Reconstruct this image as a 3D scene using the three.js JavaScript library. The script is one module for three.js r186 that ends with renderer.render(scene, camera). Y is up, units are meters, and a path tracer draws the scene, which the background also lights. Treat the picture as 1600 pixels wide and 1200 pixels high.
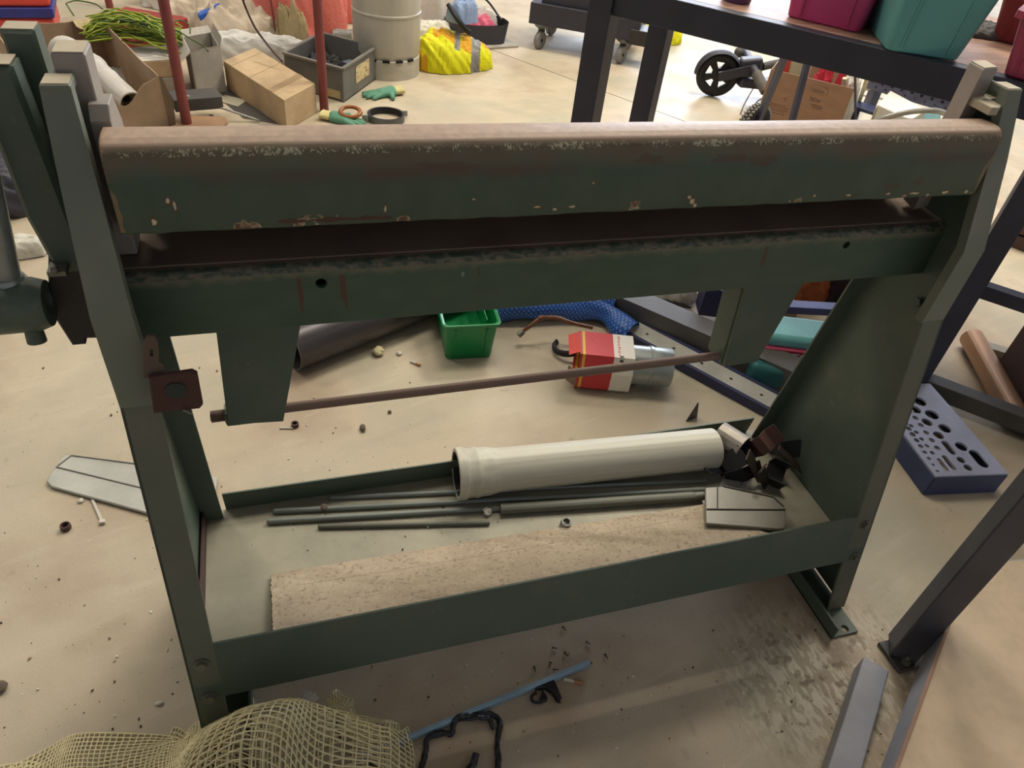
import * as THREE from 'three';
import { RoundedBoxGeometry } from 'three/addons/geometries/RoundedBoxGeometry.js';
import { mergeGeometries, toCreasedNormals } from 'three/addons/utils/BufferGeometryUtils.js';
import { MarchingCubes } from 'three/addons/objects/MarchingCubes.js';
import { RectAreaLightUniformsLib } from 'three/addons/lights/RectAreaLightUniformsLib.js';

// ---------------------------------------------------------------- camera, light, exposure
const scene = new THREE.Scene();
const camera = new THREE.PerspectiveCamera(THREE.MathUtils.radToDeg(2 * Math.atan(600 / 1130)), 4 / 3, 0.05, 80);
const EYE = new THREE.Vector3(0, 1.55, 0);
camera.position.copy(EYE);
camera.rotation.set(-0.69927, -0.37397, 0.13253, 'YXZ');
camera.updateMatrixWorld();
scene.background = new THREE.Color(0.62, 0.72, 0.9);
const renderer = new THREE.WebGLRenderer({ antialias: true });
renderer.toneMapping = THREE.LinearToneMapping;
renderer.toneMappingExposure = 1.12;
renderer.shadowMap.enabled = true;
RectAreaLightUniformsLib.init();
const ROOM = { x0: -7, x1: 12, z0: -12.5, z1: 4.5, h: 5.6 };
const LAMP_POWER = 30, LAMP_COLOR = new THREE.Color(1.0, 0.92, 0.78);
const LAMPS = [[-2.8, -4.6], [3.3, -4.7], [4.6, -3.2], [3.4, -8.2], [-0.6, -7.8], [0.9, -3.0]]; // x, z
const LAMP_SHARE = [0.4, 1.1, 0.6, 0.15, 0.25, 0.35];
const WINDOW_POWER = 10, WINDOW_COLOR = new THREE.Color(0.78, 0.86, 1.0);
function areaLight(color, power, w, h, pos, target) {
  const l = new THREE.RectAreaLight(color, power, w, h);
  l.position.copy(pos); l.lookAt(target); l.castShadow = true; scene.add(l); return l;
}

// ---------------------------------------------------------------- helpers
let seed = 12345;
const rnd = () => { seed = (seed + 0x6d2b79f5) | 0; let t = Math.imul(seed ^ (seed >>> 15), 1 | seed); t = (t + Math.imul(t ^ (t >>> 7), 61 | t)) ^ t; return ((t ^ (t >>> 14)) >>> 0) / 4294967296; };
const rr = (a, b) => a + (b - a) * rnd();
const V = (x, y, z) => new THREE.Vector3(x, y, z);
const lerp = (a, b, t) => a + (b - a) * t, clamp = (x, a = 0, b = 1) => Math.min(b, Math.max(a, x));
const sstep = (a, b, x) => { const t = clamp((x - a) / (b - a)); return t * t * (3 - 2 * t); };
// measured places: where a sight line of the survey camera meets a horizontal / upright plane of the room
const sight = (px, py) => V((px - 800) / 1130, (600 - py) / 1130, -1).applyQuaternion(camera.quaternion);
const H = (px, py, y = 0) => { const d = sight(px, py); return EYE.clone().addScaledVector(d, (y - EYE.y) / d.y); };
const Zp = (px, py, z) => { const d = sight(px, py); return EYE.clone().addScaledVector(d, (z - EYE.z) / d.z); };
// value noise
const hash = (x, y, s) => { let h = Math.imul(x, 374761393) ^ Math.imul(y, 668265263) ^ Math.imul(s, 2147483647 - 1013); h = Math.imul(h ^ (h >>> 13), 1274126177); return ((h ^ (h >>> 16)) >>> 0) / 4294967296; };
function vnoise(x, y, s = 1, per = 0) {
  const xi = Math.floor(x), yi = Math.floor(y), fx = x - xi, fy = y - yi, u = fx * fx * (3 - 2 * fx), v = fy * fy * (3 - 2 * fy);
  const w = (a) => (per ? ((a % per) + per) % per : a);
  const a = hash(w(xi), w(yi), s), b = hash(w(xi + 1), w(yi), s), c = hash(w(xi), w(yi + 1), s), d = hash(w(xi + 1), w(yi + 1), s);
  return a + (b - a) * u + (c - a) * v + (a - b - c + d) * u * v;
}
function fbm(x, y, s = 1, o = 4, per = 0) { let t = 0, a = 0.5, n = 0; for (let i = 0; i < o; i++) { t += a * vnoise(x, y, s + i, per); n += a; x *= 2; y *= 2; per *= 2; a *= 0.5; } return t / n; }
function noise3(x, y, z, s = 1) { return (vnoise(x + z * 0.71, y - z * 0.37, s) + vnoise(y + x * 0.53 + 7, z + x * 0.29, s + 9) + vnoise(z - y * 0.41 + 13, x + y * 0.23, s + 17)) / 3; }
// textures
function dataTex(w, h, fn, srgb = true) {
  const d = new Uint8Array(w * h * 4);
  for (let y = 0, o = 0; y < h; y++) for (let x = 0; x < w; x++, o += 4) { const c = fn(x / w, y / h); d[o] = clamp(c[0], 0, 255); d[o + 1] = clamp(c[1], 0, 255); d[o + 2] = clamp(c[2], 0, 255); d[o + 3] = 255; }
  const t = new THREE.DataTexture(d, w, h); t.wrapS = t.wrapT = THREE.RepeatWrapping; t.magFilter = THREE.LinearFilter; t.minFilter = THREE.LinearMipmapLinearFilter; t.generateMipmaps = true;
  if (srgb) t.colorSpace = THREE.SRGBColorSpace; t.needsUpdate = true; return t;
}
function canvasTex(w, h, draw) {
  const c = document.createElement('canvas'); c.width = w; c.height = h; draw(c.getContext('2d'), w, h);
  const t = new THREE.CanvasTexture(c); t.colorSpace = THREE.SRGBColorSpace; t.wrapS = t.wrapT = THREE.RepeatWrapping; return t;
}
const mixc = (a, b, t) => [lerp(a[0], b[0], t), lerp(a[1], b[1], t), lerp(a[2], b[2], t)];
const rgb = (a) => `rgb(${a.map((x) => Math.round(x)).join(',')})`;
// neutral wear maps shared by many materials (multiply the material colour); 1 unit of uv = 1 metre, tile = 0.5 m
const mottle = dataTex(512, 512, (u, v) => { const n = fbm(u * 6, v * 6, 3, 5, 6), f = fbm(u * 40, v * 40, 21, 3, 40); const k = 208 + 46 * n - 10 * f; return [k, k, k]; });
mottle.repeat.set(2, 2);
const bumpNoise = dataTex(256, 256, (u, v) => { const k = 255 * (0.6 * fbm(u * 24, v * 24, 5, 4, 24) + 0.4 * hash(Math.floor(u * 256), Math.floor(v * 256), 3)); return [k, k, k]; }, false);
bumpNoise.repeat.set(5, 5);
const MAT = {};
function mat(name, color, rough = 0.7, metal = 0, o = {}) {
  const m = new THREE.MeshPhysicalMaterial({ color: new THREE.Color(color), roughness: rough, metalness: metal, map: o.plain ? null : mottle, side: THREE.DoubleSide, ...(o.x || {}) });
  m.name = name; MAT[name] = m; return m;
}
// geometry helpers
const NI = (g) => { const n = g.index ? g.toNonIndexed() : g; for (const k of Object.keys(n.attributes)) if (!['position', 'normal', 'uv', 'color'].includes(k)) n.deleteAttribute(k); if (!n.attributes.normal) n.computeVertexNormals(); return n; };
function bu(g0) { // uv in metres, by the face's main direction
  const g = NI(g0), p = g.attributes.position, n = p.count, uv = new Float32Array(n * 2), a = V(), b = V(), c = V(), e = V();
  for (let i = 0; i < n; i += 3) {
    a.fromBufferAttribute(p, i); b.fromBufferAttribute(p, i + 1).sub(a); c.fromBufferAttribute(p, i + 2).sub(a); e.crossVectors(b, c);
    const ax = Math.abs(e.x), ay = Math.abs(e.y), az = Math.abs(e.z);
    for (let k = i; k < i + 3; k++) { const x = p.getX(k), y = p.getY(k), z = p.getZ(k); const [s, t] = ax >= ay && ax >= az ? [z, y] : ay >= az ? [x, z] : [x, y]; uv[2 * k] = s; uv[2 * k + 1] = t; }
  }
  g.setAttribute('uv', new THREE.BufferAttribute(uv, 2)); return g;
}
function merge(list) { const l = list.map((g) => { const n = NI(g); if (!n.attributes.uv) n.setAttribute('uv', new THREE.BufferAttribute(new Float32Array(n.attributes.position.count * 2), 2)); n.deleteAttribute('color'); return n; }); return mergeGeometries(l, false); }
const box = (w, h, d, x = 0, y = 0, z = 0, r = 0.0015) => { const g = r > 0 ? new RoundedBoxGeometry(w, h, d, 1, Math.min(r, w / 2.1, h / 2.1, d / 2.1)) : new THREE.BoxGeometry(w, h, d); g.translate(x, y, z); return bu(g); };
const boxB = (x0, x1, y0, y1, z0, z1, r) => box(x1 - x0, y1 - y0, z1 - z0, (x0 + x1) / 2, (y0 + y1) / 2, (z0 + z1) / 2, r);
function shapeOf(pts, holes = []) { const s = new THREE.Shape(pts.map((p) => new THREE.Vector2(p[0], p[1]))); for (const h of holes) { const path = new THREE.Path(); if (h.length === 3) path.absarc(h[0], h[1], h[2], 0, Math.PI * 2, true); else h.forEach((p, i) => (i ? path.lineTo(p[0], p[1]) : path.moveTo(p[0], p[1]))); s.holes.push(path); } return s; }
function slab(pts, depth, o = {}) { // polygon in xy, thickness along +z
  const b = o.bevel ?? 0.001; const g = new THREE.ExtrudeGeometry(shapeOf(pts, o.holes), { depth: Math.max(depth - 2 * b, 1e-4), bevelEnabled: b > 0, bevelSize: b, bevelThickness: b, bevelOffset: -b, bevelSegments: 1, curveSegments: o.seg ?? 14 });
  g.translate(0, 0, b); return g;
}
// polygon given as (z, y) pairs, thickness along +x starting at x
const slabX = (zy, x, t, o) => { const g = slab(zy.map(([z, y]) => [-z, y]), t, o); g.rotateY(Math.PI / 2); g.translate(x, 0, 0); return bu(g); };
// polygon given as (x, z) pairs, thickness upward from y
const slabY = (xz, y, t, o = {}) => { const g = slab(xz.map(([x, z]) => [x, -z]), t, { ...o, holes: (o.holes || []).map((h) => (h.length === 3 && !Array.isArray(h[0]) ? [h[0], -h[1], h[2]] : h.map(([x, z]) => [x, -z]))) }); g.rotateX(-Math.PI / 2); g.translate(0, y, 0); return bu(g); };
const slabZ = (xy, z, t, o) => { const g = slab(xy, t, o); g.translate(0, 0, z); return bu(g); };
function cyl(a, b, r0, r1 = r0, seg = 20, open = false) { const d = b.clone().sub(a), L = d.length(), g = new THREE.CylinderGeometry(r1, r0, L, seg, 1, open); g.translate(0, L / 2, 0); g.applyQuaternion(new THREE.Quaternion().setFromUnitVectors(V(0, 1, 0), d.normalize())); g.translate(a.x, a.y, a.z); return NI(g); }
const curve = (pts, closed = false) => new THREE.CatmullRomCurve3(pts, closed, 'catmullrom', 0.5);
const tube = (pts, r, n = 24, seg = 8, closed = false) => NI(new THREE.TubeGeometry(curve(pts, closed), n, r, seg, closed));
function lathe(prof, seg = 32) { return toCreasedNormals(NI(new THREE.LatheGeometry(prof.map(([r, y]) => new THREE.Vector2(r, y)), seg)), 0.6); }
function along(g, a, b) { const d = b.clone().sub(a).normalize(); g.applyQuaternion(new THREE.Quaternion().setFromUnitVectors(V(0, 1, 0), d)); g.translate(a.x, a.y, a.z); return g; }
// a straight bar of rectangular section from a to b; up = which way the height goes
function bar(a, b, w, h, up = V(0, 1, 0), r = 0.002) { const d = b.clone().sub(a), L = d.length(); d.normalize(); const s = V().crossVectors(d, up).normalize(), u = V().crossVectors(s, d); const g = box(L, h, w, L / 2, 0, 0, r); g.applyMatrix4(new THREE.Matrix4().makeBasis(d, u, s).setPosition(a)); return g; }
function tubeBar(a, b, w, h, wall, up = V(0, 1, 0)) { // hollow square section
  const d = b.clone().sub(a), L = d.length(); d.normalize(); const s = V().crossVectors(d, up).normalize(), u = V().crossVectors(s, d);
  const o = [[-w / 2, -h / 2], [w / 2, -h / 2], [w / 2, h / 2], [-w / 2, h / 2]], i = o.map(([x, y]) => [x * (1 - 2 * wall / w), y * (1 - 2 * wall / h)]);
  const g = slab(o, L, { holes: [i], bevel: 0.001 }); bu(g); g.translate(0, 0, -L); const q = bu(g); q.applyMatrix4(new THREE.Matrix4().makeBasis(s, u, d.clone().negate()).setPosition(a)); return q;
}
function grid(nu, nv, fn) { // parametric sheet
  const p = [], uv = [], idx = [];
  for (let j = 0; j <= nv; j++) for (let i = 0; i <= nu; i++) { const q = fn(i / nu, j / nv); p.push(q.x, q.y, q.z); uv.push(i / nu, j / nv); }
  for (let j = 0; j < nv; j++) for (let i = 0; i < nu; i++) { const a = j * (nu + 1) + i, b = a + 1, c = a + nu + 1, d = c + 1; idx.push(a, b, d, a, d, c); }
  const g = new THREE.BufferGeometry(); g.setAttribute('position', new THREE.Float32BufferAttribute(p, 3)); g.setAttribute('uv', new THREE.Float32BufferAttribute(uv, 2)); g.setIndex(idx); g.computeVertexNormals(); return NI(g);
}
// crumpled heap: dome over an ellipse with sharp folds
function creases(x, z, s) { // sharp random folds, 0..1
  let t = 0, w = 0; const wx = x + 0.35 * (vnoise(x * 1.7 + 3, z * 1.7, s) - 0.5), wz = z + 0.35 * (vnoise(x * 1.7, z * 1.7 + 8, s + 3) - 0.5);
  for (let i = 0; i < 5; i++) { const a = hash(i, s, 11) * 6.283, f = 0.55 + 0.5 * i * (0.6 + 0.6 * hash(i, s, 12)), p = (wx * Math.cos(a) + wz * Math.sin(a)) * f + hash(i, s, 13) * 2, q = Math.abs(p - Math.round(p)) * 2, k = 1 / (1 + i * 0.55); t += k * q; w += k; }
  return t / w;
}
function heap(cx, cz, rx, rz, h, o = {}) {
  const s = o.seed ?? 1, f = (o.freq ?? 3) * 0.42, am = o.amp ?? 0.35, turn = o.turn ?? 0, flat = o.flat ?? 0.5, y0 = o.y ?? 0.004, ct = Math.cos(turn), st = Math.sin(turn);
  return grid(o.nu ?? 64, o.nv ?? 28, (u, v) => {
    const a = u * Math.PI * 2, ca = Math.cos(a), sa = Math.sin(a), edge = 1 + (o.edge ?? 0.22) * (2 * fbm(ca * 1.7 + 5, sa * 1.7 + 5, s + 40, 3) - 1);
    const k = 1 - v, rad = Math.pow(Math.sin(k * Math.PI / 2), flat) * edge; let y = Math.pow(Math.cos(k * Math.PI / 2), 0.7);
    let x = ca * rad, z = sa * rad; const c1 = creases(x * f * 2 + y, z * f * 2 + y * 0.6, s), c2 = creases(x * f * 5 - y, z * f * 5 + y, s + 31);
    const tilt = (hash(s, 1, 5) - 0.5) * 0.5 * x + (hash(s, 2, 5) - 0.5) * 0.5 * z;
    y = y * (1 + tilt) * (1 - am * 1.05 * (1 - c1) - am * 0.35 * (1 - c2) + am * 0.55);
    const bul = 1 + am * 0.5 * (c1 - 0.5) * k + am * 0.25 * (c2 - 0.5); x *= bul * rx; z *= bul * rz;
    return V(cx + x * ct - z * st, y0 + Math.max(0, y) * h, cz + x * st + z * ct);
  });
}
// body of tapered limbs joined smoothly (gloves)
function limbs(list, res, k = 0.006) {
  const bb = new THREE.Box3(); for (const [a, b, r0, r1] of list) { const r = Math.max(r0, r1) + 0.012; for (const p of [a, b]) { bb.expandByPoint(p.clone().addScalar(r)); bb.expandByPoint(p.clone().addScalar(-r)); } }
  const c = bb.getCenter(V()), half = Math.max(...bb.getSize(V()).toArray()) / 2 * 1.06;
  const mc = new MarchingCubes(res, new THREE.MeshBasicMaterial(), false, false, 60000); mc.isolation = 0;
  const q = V(), ab = V(), ap = V();
  for (let z = 0; z < res; z++) for (let y = 0; y < res; y++) for (let x = 0; x < res; x++) {
    q.set((x - res / 2) / (res / 2), (y - res / 2) / (res / 2), (z - res / 2) / (res / 2)).multiplyScalar(half).add(c);
    let d = 1e3;
    for (const [a, b, r0, r1] of list) { ab.subVectors(b, a); ap.subVectors(q, a); const t = clamp(ap.dot(ab) / ab.lengthSq()), e = ap.addScaledVector(ab, -t).length() - lerp(r0, r1, t); const hh = clamp(0.5 + 0.5 * (d - e) / k); d = lerp(d, e, hh) - k * hh * (1 - hh); }
    mc.field[x + y * res + z * res * res] = -d;
  }
  mc.update(); const n = mc.count, g = new THREE.BufferGeometry();
  g.setAttribute('position', new THREE.BufferAttribute(mc.positionArray.slice(0, n * 3), 3)); g.setAttribute('normal', new THREE.BufferAttribute(mc.normalArray.slice(0, n * 3), 3));
  g.scale(half, half, half); g.translate(c.x, c.y, c.z); g.setAttribute('uv', new THREE.BufferAttribute(new Float32Array(n * 2), 2)); return g;
}
// ---- things and parts
const taken = new Map();
function numbered(n) { const k = taken.get(n) ?? 0; taken.set(n, k + 1); return k ? `${n}_${String(k).padStart(3, '0')}` : n; }
function tag(o, label, category, group, kind) { o.userData = {}; if (label) o.userData.label = label; if (category) o.userData.category = category; if (group) o.userData.group = group; if (kind) o.userData.kind = kind; return o; }
function thing(name, label, category, at = V(0, 0, 0), o = {}) { const g = new THREE.Group(); g.name = numbered(name); g.position.copy(at); tag(g, label, category, o.group, o.kind); scene.add(g); return g; }
function rootPos(o) { const p = V(); for (let q = o; q && q !== scene; q = q.parent) p.add(q.position); return p; }
function part(parent, name, geo, m, label) { // geometry in room coordinates, kept relative to its thing
  const p = rootPos(parent), g = NI(geo.clone ? geo.clone() : geo); g.translate(-p.x, -p.y, -p.z);
  const o = new THREE.Mesh(g, m); o.name = name; o.castShadow = o.receiveShadow = true; if (label) o.userData.label = label; parent.add(o); return o;
}
function solo(name, label, category, geo, m, at, o = {}) { // a thing that is one mesh
  const g = NI(geo); g.computeBoundingBox(); const c = at ?? g.boundingBox.getCenter(V()).setY(g.boundingBox.min.y); g.translate(-c.x, -c.y, -c.z);
  const e = new THREE.Mesh(g, m); e.name = numbered(name); e.position.copy(c); e.castShadow = e.receiveShadow = true; tag(e, label, category, o.group, o.kind); scene.add(e); return e;
}
function struct(name, geo, m, parent) { const e = new THREE.Mesh(NI(geo), m); e.name = name; e.castShadow = e.receiveShadow = true; e.userData.kind = 'structure'; (parent || scene).add(e); return e; }

// ---------------------------------------------------------------- materials
const paintTex = dataTex(1024, 1024, (u, v) => {
  const n = fbm(u * 5, v * 5, 31, 5, 5), d = fbm(u * 14, v * 14, 47, 4, 14), f = fbm(u * 90, v * 90, 51, 2, 90);
  let c = mixc([74, 90, 77], [92, 104, 89], n);
  c = mixc(c, [122, 118, 102], clamp((d - 0.5) * 1.7) * 0.5);          // settled dust
  if (f > 0.80 && d > 0.52) c = mixc(c, [120, 116, 100], 0.4);
  return c;
});
const M = {
  paint: new THREE.MeshPhysicalMaterial({ map: paintTex, roughness: 0.5, bumpMap: bumpNoise, bumpScale: 0.0002, side: THREE.DoubleSide }),
  worn: new THREE.MeshPhysicalMaterial({ map: dataTex(1024, 64, (u, v) => { const n = fbm(u * 90, v * 5, 3, 4), e = fbm(u * 300, v * 20, 8, 2); const k = clamp((n - 0.36) * 4); return mixc([58, 72, 60], mixc([126, 118, 98], [96, 92, 76], e), k); }), roughness: 0.6, side: THREE.DoubleSide }),
  dirt: mat('dirt', '#6d6052', 0.9), rust: mat('rust', '#5c3d34', 0.85), rustRod: mat('rustRod', '#8d7566', 0.62, 0.15), darkSteel: mat('darkSteel', '#3d3a3a', 0.5, 0.2), blackPaint: mat('blackPaint', '#3b3b48', 0.5),
  steel: mat('steel', '#b0b0aa', 0.38, 0.4), galv: mat('galv', '#a9b0ac', 0.36, 0.4), bolt: mat('bolt', '#8a8a7c', 0.45, 0.6),
  pvc: mat('pvc', '#d9d5c2', 0.5), pvcWhite: mat('pvcWhite', '#ece6dc', 0.45), rodSteel: mat('rodSteel', '#9aa19a', 0.4, 0.35), tubeDark: mat('tubeDark', '#77796c', 0.5, 0.15),
  black: mat('black', '#1b1b1e', 0.55), rubber: mat('rubber', '#2a2a2d', 0.75), greyPlastic: mat('greyPlastic', '#c9c8bd', 0.45), greyPlasticDark: mat('greyPlasticDark', '#9b9688', 0.35),
  card: mat('card', '#b89c7e', 0.85), cardLight: mat('cardLight', '#d0b48c', 0.85), cardDark: mat('cardDark', '#97816a', 0.9), greyCard: mat('greyCard', '#b9b2a6', 0.8), whiteCard: mat('whiteCard', '#e9e4d6', 0.7),
  redPost: mat('redPost', '#8e4540', 0.55), redPlastic: mat('redPlastic', '#ea4f44', 0.4), bluePlastic: mat('bluePlastic', '#34388f', 0.45), greenPlastic: mat('greenPlastic', '#11904f', 0.35), teal: mat('teal', '#74c0ba', 0.45), pink: mat('pink', '#e0508f', 0.4), redBin: mat('redBin', '#c04a68', 0.45),
  cylinder: mat('cylinder', '#cdc7b6', 0.45), crate: mat('crate', '#7a7873', 0.5), paper: mat('paper', '#d8c9a3', 0.8), whiteBag: mat('whiteBag', '#efece4', 0.55), beigeSack: mat('beigeSack', '#dccbb4', 0.8),
  clothWhite: mat('clothWhite', '#e8e4d4', 0.9), vestYellow: mat('vestYellow', '#f2f000', 0.75), vestOrange: mat('vestOrange', '#f3b416', 0.75), reflective: mat('reflective', '#8d8d84', 0.5),
  gloveGreen: mat('gloveGreen', '#6aa588', 0.75), gloveCuff: mat('gloveCuff', '#e9dc9a', 0.85), wood: mat('wood', '#a1764f', 0.75), darkGrey: mat('darkGrey', '#55524e', 0.6), navy: mat('navy', '#2c3358', 0.5), blueMask: mat('blueMask', '#9db4dc', 0.7),
  wireGreen: mat('wireGreen', '#a9bb3a', 0.5), wireDark: mat('wireDark', '#4d6a2c', 0.55), copper: mat('copper', '#8a6043', 0.45, 0.5), brown: mat('brown', '#523a34', 0.6), rustPipe: mat('rustPipe', '#b98d68', 0.35, 0.25), cream: mat('cream', '#ece2b4', 0.6), tan: mat('tan', '#c8b487', 0.8), purple: mat('purple', '#6a4a78', 0.5), darkGreen: mat('darkGreen', '#1f6b50', 0.45), tealDark: mat('tealDark', '#2c6f70', 0.5), slate: mat('slate', '#6f7885', 0.45, 0.35), sheet: mat('sheet', '#cdb596', 0.5), platformEdge: mat('platformEdge', '#a0a2aa', 0.45), blockBlue: mat('blockBlue', '#b2b6cc', 0.35, 0.2), blockSide: mat('blockSide', '#39476f', 0.5, 0.1), orange: mat('orange', '#b0602c', 0.8),
  bluish: mat('bluish', '#a3c3d6', 0.35, 0.1), foam: mat('foam', '#e0d5a8', 0.9), brick: mat('brick', '#6b4a42', 0.85), wall: mat('wall', '#dde0ea', 0.9), ceil: mat('ceil', '#e1e3ea', 0.9),
  dark: new THREE.MeshPhysicalMaterial({ color: 0x121214, roughness: 0.9, side: THREE.DoubleSide }),
};
M.gasBlackPaint = M.blackPaint;

const dustyTex = dataTex(1024, 1024, (u, v) => { const n = fbm(u * 5, v * 5, 131, 5, 5), d = fbm(u * 12, v * 12, 147, 4, 12); let c = mixc([104, 113, 99], [128, 131, 115], n); return mixc(c, [150, 140, 121], clamp((d - 0.5) * 2) * 0.5); });
M.paintDusty = new THREE.MeshPhysicalMaterial({ map: dustyTex, roughness: 0.55, bumpMap: bumpNoise, bumpScale: 0.0002, side: THREE.DoubleSide });
M.paintLeg = M.paintDusty.clone(); M.paintLeg.color.setRGB(0.72, 0.72, 0.68);
// ---------------------------------------------------------------- the setting: a closed workshop hall
const W = 0.2;
struct('ceiling', boxB(ROOM.x0 - W, ROOM.x1 + W, ROOM.h, ROOM.h + W, ROOM.z0 - W, ROOM.z1 + W, 0), M.ceil);
struct('wall_left', boxB(ROOM.x0 - W, ROOM.x0, 0, ROOM.h, ROOM.z0 - W, ROOM.z1 + W, 0), M.wall);
struct('wall_right', boxB(ROOM.x1, ROOM.x1 + W, 0, ROOM.h, ROOM.z0 - W, ROOM.z1 + W, 0), M.wall);
struct('wall_front', boxB(ROOM.x0, ROOM.x1, 0, ROOM.h, ROOM.z1, ROOM.z1 + W, 0), M.wall);
struct('wall_back', slabZ([[ROOM.x0, 0], [ROOM.x1, 0], [ROOM.x1, ROOM.h], [ROOM.x0, ROOM.h]], ROOM.z0 - W, W, { bevel: 0, holes: [[[5.4, 1.6], [5.4, 4.8], [11.2, 4.8], [11.2, 1.6]]] }), M.wall);
// strip window high in the back wall
{
  const w = new THREE.Group(); w.name = 'window_1'; w.userData.kind = 'structure'; w.position.set(8.3, 1.6, ROOM.z0); scene.add(w);
  const fr = []; for (let i = 0; i <= 4; i++) fr.push(boxB(5.4 + i * 1.45 - 0.03, 5.4 + i * 1.45 + 0.03, 1.6, 4.8, ROOM.z0 - 0.12, ROOM.z0 - 0.04, 0)); for (const y of [1.6, 3.2, 4.8]) fr.push(boxB(5.4, 11.2, y - 0.03, y + 0.03, ROOM.z0 - 0.12, ROOM.z0 - 0.04, 0));
  part(w, 'window_frame', merge(fr), M.darkGrey);
  const glow = new THREE.MeshStandardMaterial({ color: 0xffffff, emissive: WINDOW_COLOR, emissiveIntensity: 3.2, roughness: 0.4 });
  for (let i = 0; i < 4; i++) for (const y of [1.6, 3.2]) part(w, 'pane', boxB(5.43 + i * 1.45, 6.82 + i * 1.45, y + 0.03, y + 1.57, ROOM.z0 - 0.09, ROOM.z0 - 0.08, 0), glow);
  areaLight(WINDOW_COLOR, WINDOW_POWER, 5.7, 3.1, V(8.3, 3.2, ROOM.z0 + 0.02), V(8.3, 3.2, 0));
}
// ceiling lamps
for (const [x, z] of LAMPS) {
  const t = thing('ceiling_lamp', '', 'lamp', V(x, ROOM.h - 0.35, z));
  t.userData.label = ['pale panel lamp under the ceiling over the cardboard boxes', 'pale panel lamp under the ceiling above the kick scooter', 'pale panel lamp under the ceiling right of the workbench', 'pale panel lamp under the ceiling near the strip window', 'pale panel lamp under the ceiling farthest back on the left', 'pale panel lamp under the ceiling right behind the folding machine'][LAMPS.findIndex((l) => l[0] === x && l[1] === z)];
  part(t, 'housing', boxB(x - 0.72, x + 0.72, ROOM.h - 0.35, ROOM.h - 0.27, z - 0.52, z + 0.52, 0.01), M.whiteCard);
  part(t, 'diffuser', boxB(x - 0.7, x + 0.7, ROOM.h - 0.362, ROOM.h - 0.351, z - 0.5, z + 0.5, 0), new THREE.MeshStandardMaterial({ color: 0xffffff, emissive: LAMP_COLOR, emissiveIntensity: 6 }));
  for (const s of [-0.5, 0.5]) part(t, 'hanger', cyl(V(x + s, ROOM.h - 0.27, z), V(x + s, ROOM.h, z), 0.006), M.steel);
  areaLight(LAMP_COLOR, LAMP_POWER * LAMP_SHARE[LAMPS.findIndex((l) => l[0] === x && l[1] === z)], 1.4, 1.0, V(x, ROOM.h - 0.375, z), V(x, 0, z));
}
// floor: concrete slabs with a saw-cut joint between them
const floorTex = dataTex(2048, 2048, (u, v) => {
  const n = fbm(u * 4, v * 4, 61, 6, 4), m = fbm(u * 11, v * 11, 71, 4, 11), s = fbm(u * 60, v * 60, 77, 3, 60), g = hash(Math.floor(u * 2048), Math.floor(v * 2048), 5);
  let c = mixc([176, 160, 136], [206, 193, 167], n);
  c = mixc(c, [156, 156, 134], clamp((m - 0.48) * 2.4) * 0.6);       // greenish polish marks
  c = mixc(c, [150, 128, 106], clamp((0.44 - m) * 3) * 0.6);         // brown stains
  c = mixc(c, [128, 114, 96], clamp((s - 0.8) * 5) * 0.4);          // specks
  const sc = fbm(u * 30 + v * 90, v * 30 - u * 8, 83, 3); c = mixc(c, [214, 206, 186], clamp((sc - 0.64) * 6) * 0.16); c = mixc(c, [132, 120, 102], clamp((0.36 - sc) * 6) * 0.12 * m);
  const pw = clamp(1.25 - Math.hypot((u - 0.43) / 0.10, (v - 0.785) / 0.085)) * clamp(0.5 + m);   // a worn patch, gouged and stained, at the right foot of the machine
  if (pw > 0) { const s1 = fbm(u * 260 + v * 60, v * 110 - u * 150, 101, 3), s2 = fbm(u * 120, v * 120, 107, 4), s3 = fbm(u * 45, v * 45, 111, 3); c = mixc(c, [226, 220, 200], clamp((s1 - 0.45) * 6) * pw * 0.8); c = mixc(c, [104, 90, 70], clamp((s2 - 0.62) * 9) * pw * 0.6); c = mixc(c, [136, 120, 98], clamp((s3 - 0.56) * 4) * pw * 0.4); }
  const k = 0.97 + 0.06 * g; return [c[0] * k, c[1] * k, c[2] * k];
});
const floorRough = dataTex(512, 512, (u, v) => { const k = 255 * clamp(0.36 + 0.5 * fbm(u * 6, v * 6, 91, 5, 6)); return [k, k, k]; }, false);
for (const t of [floorTex, floorRough]) t.repeat.set(1 / 2.6, 1 / 2.6);
M.floor = new THREE.MeshPhysicalMaterial({ map: floorTex, roughnessMap: floorRough, roughness: 1, bumpMap: bumpNoise, bumpScale: 0.0004 });
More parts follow.
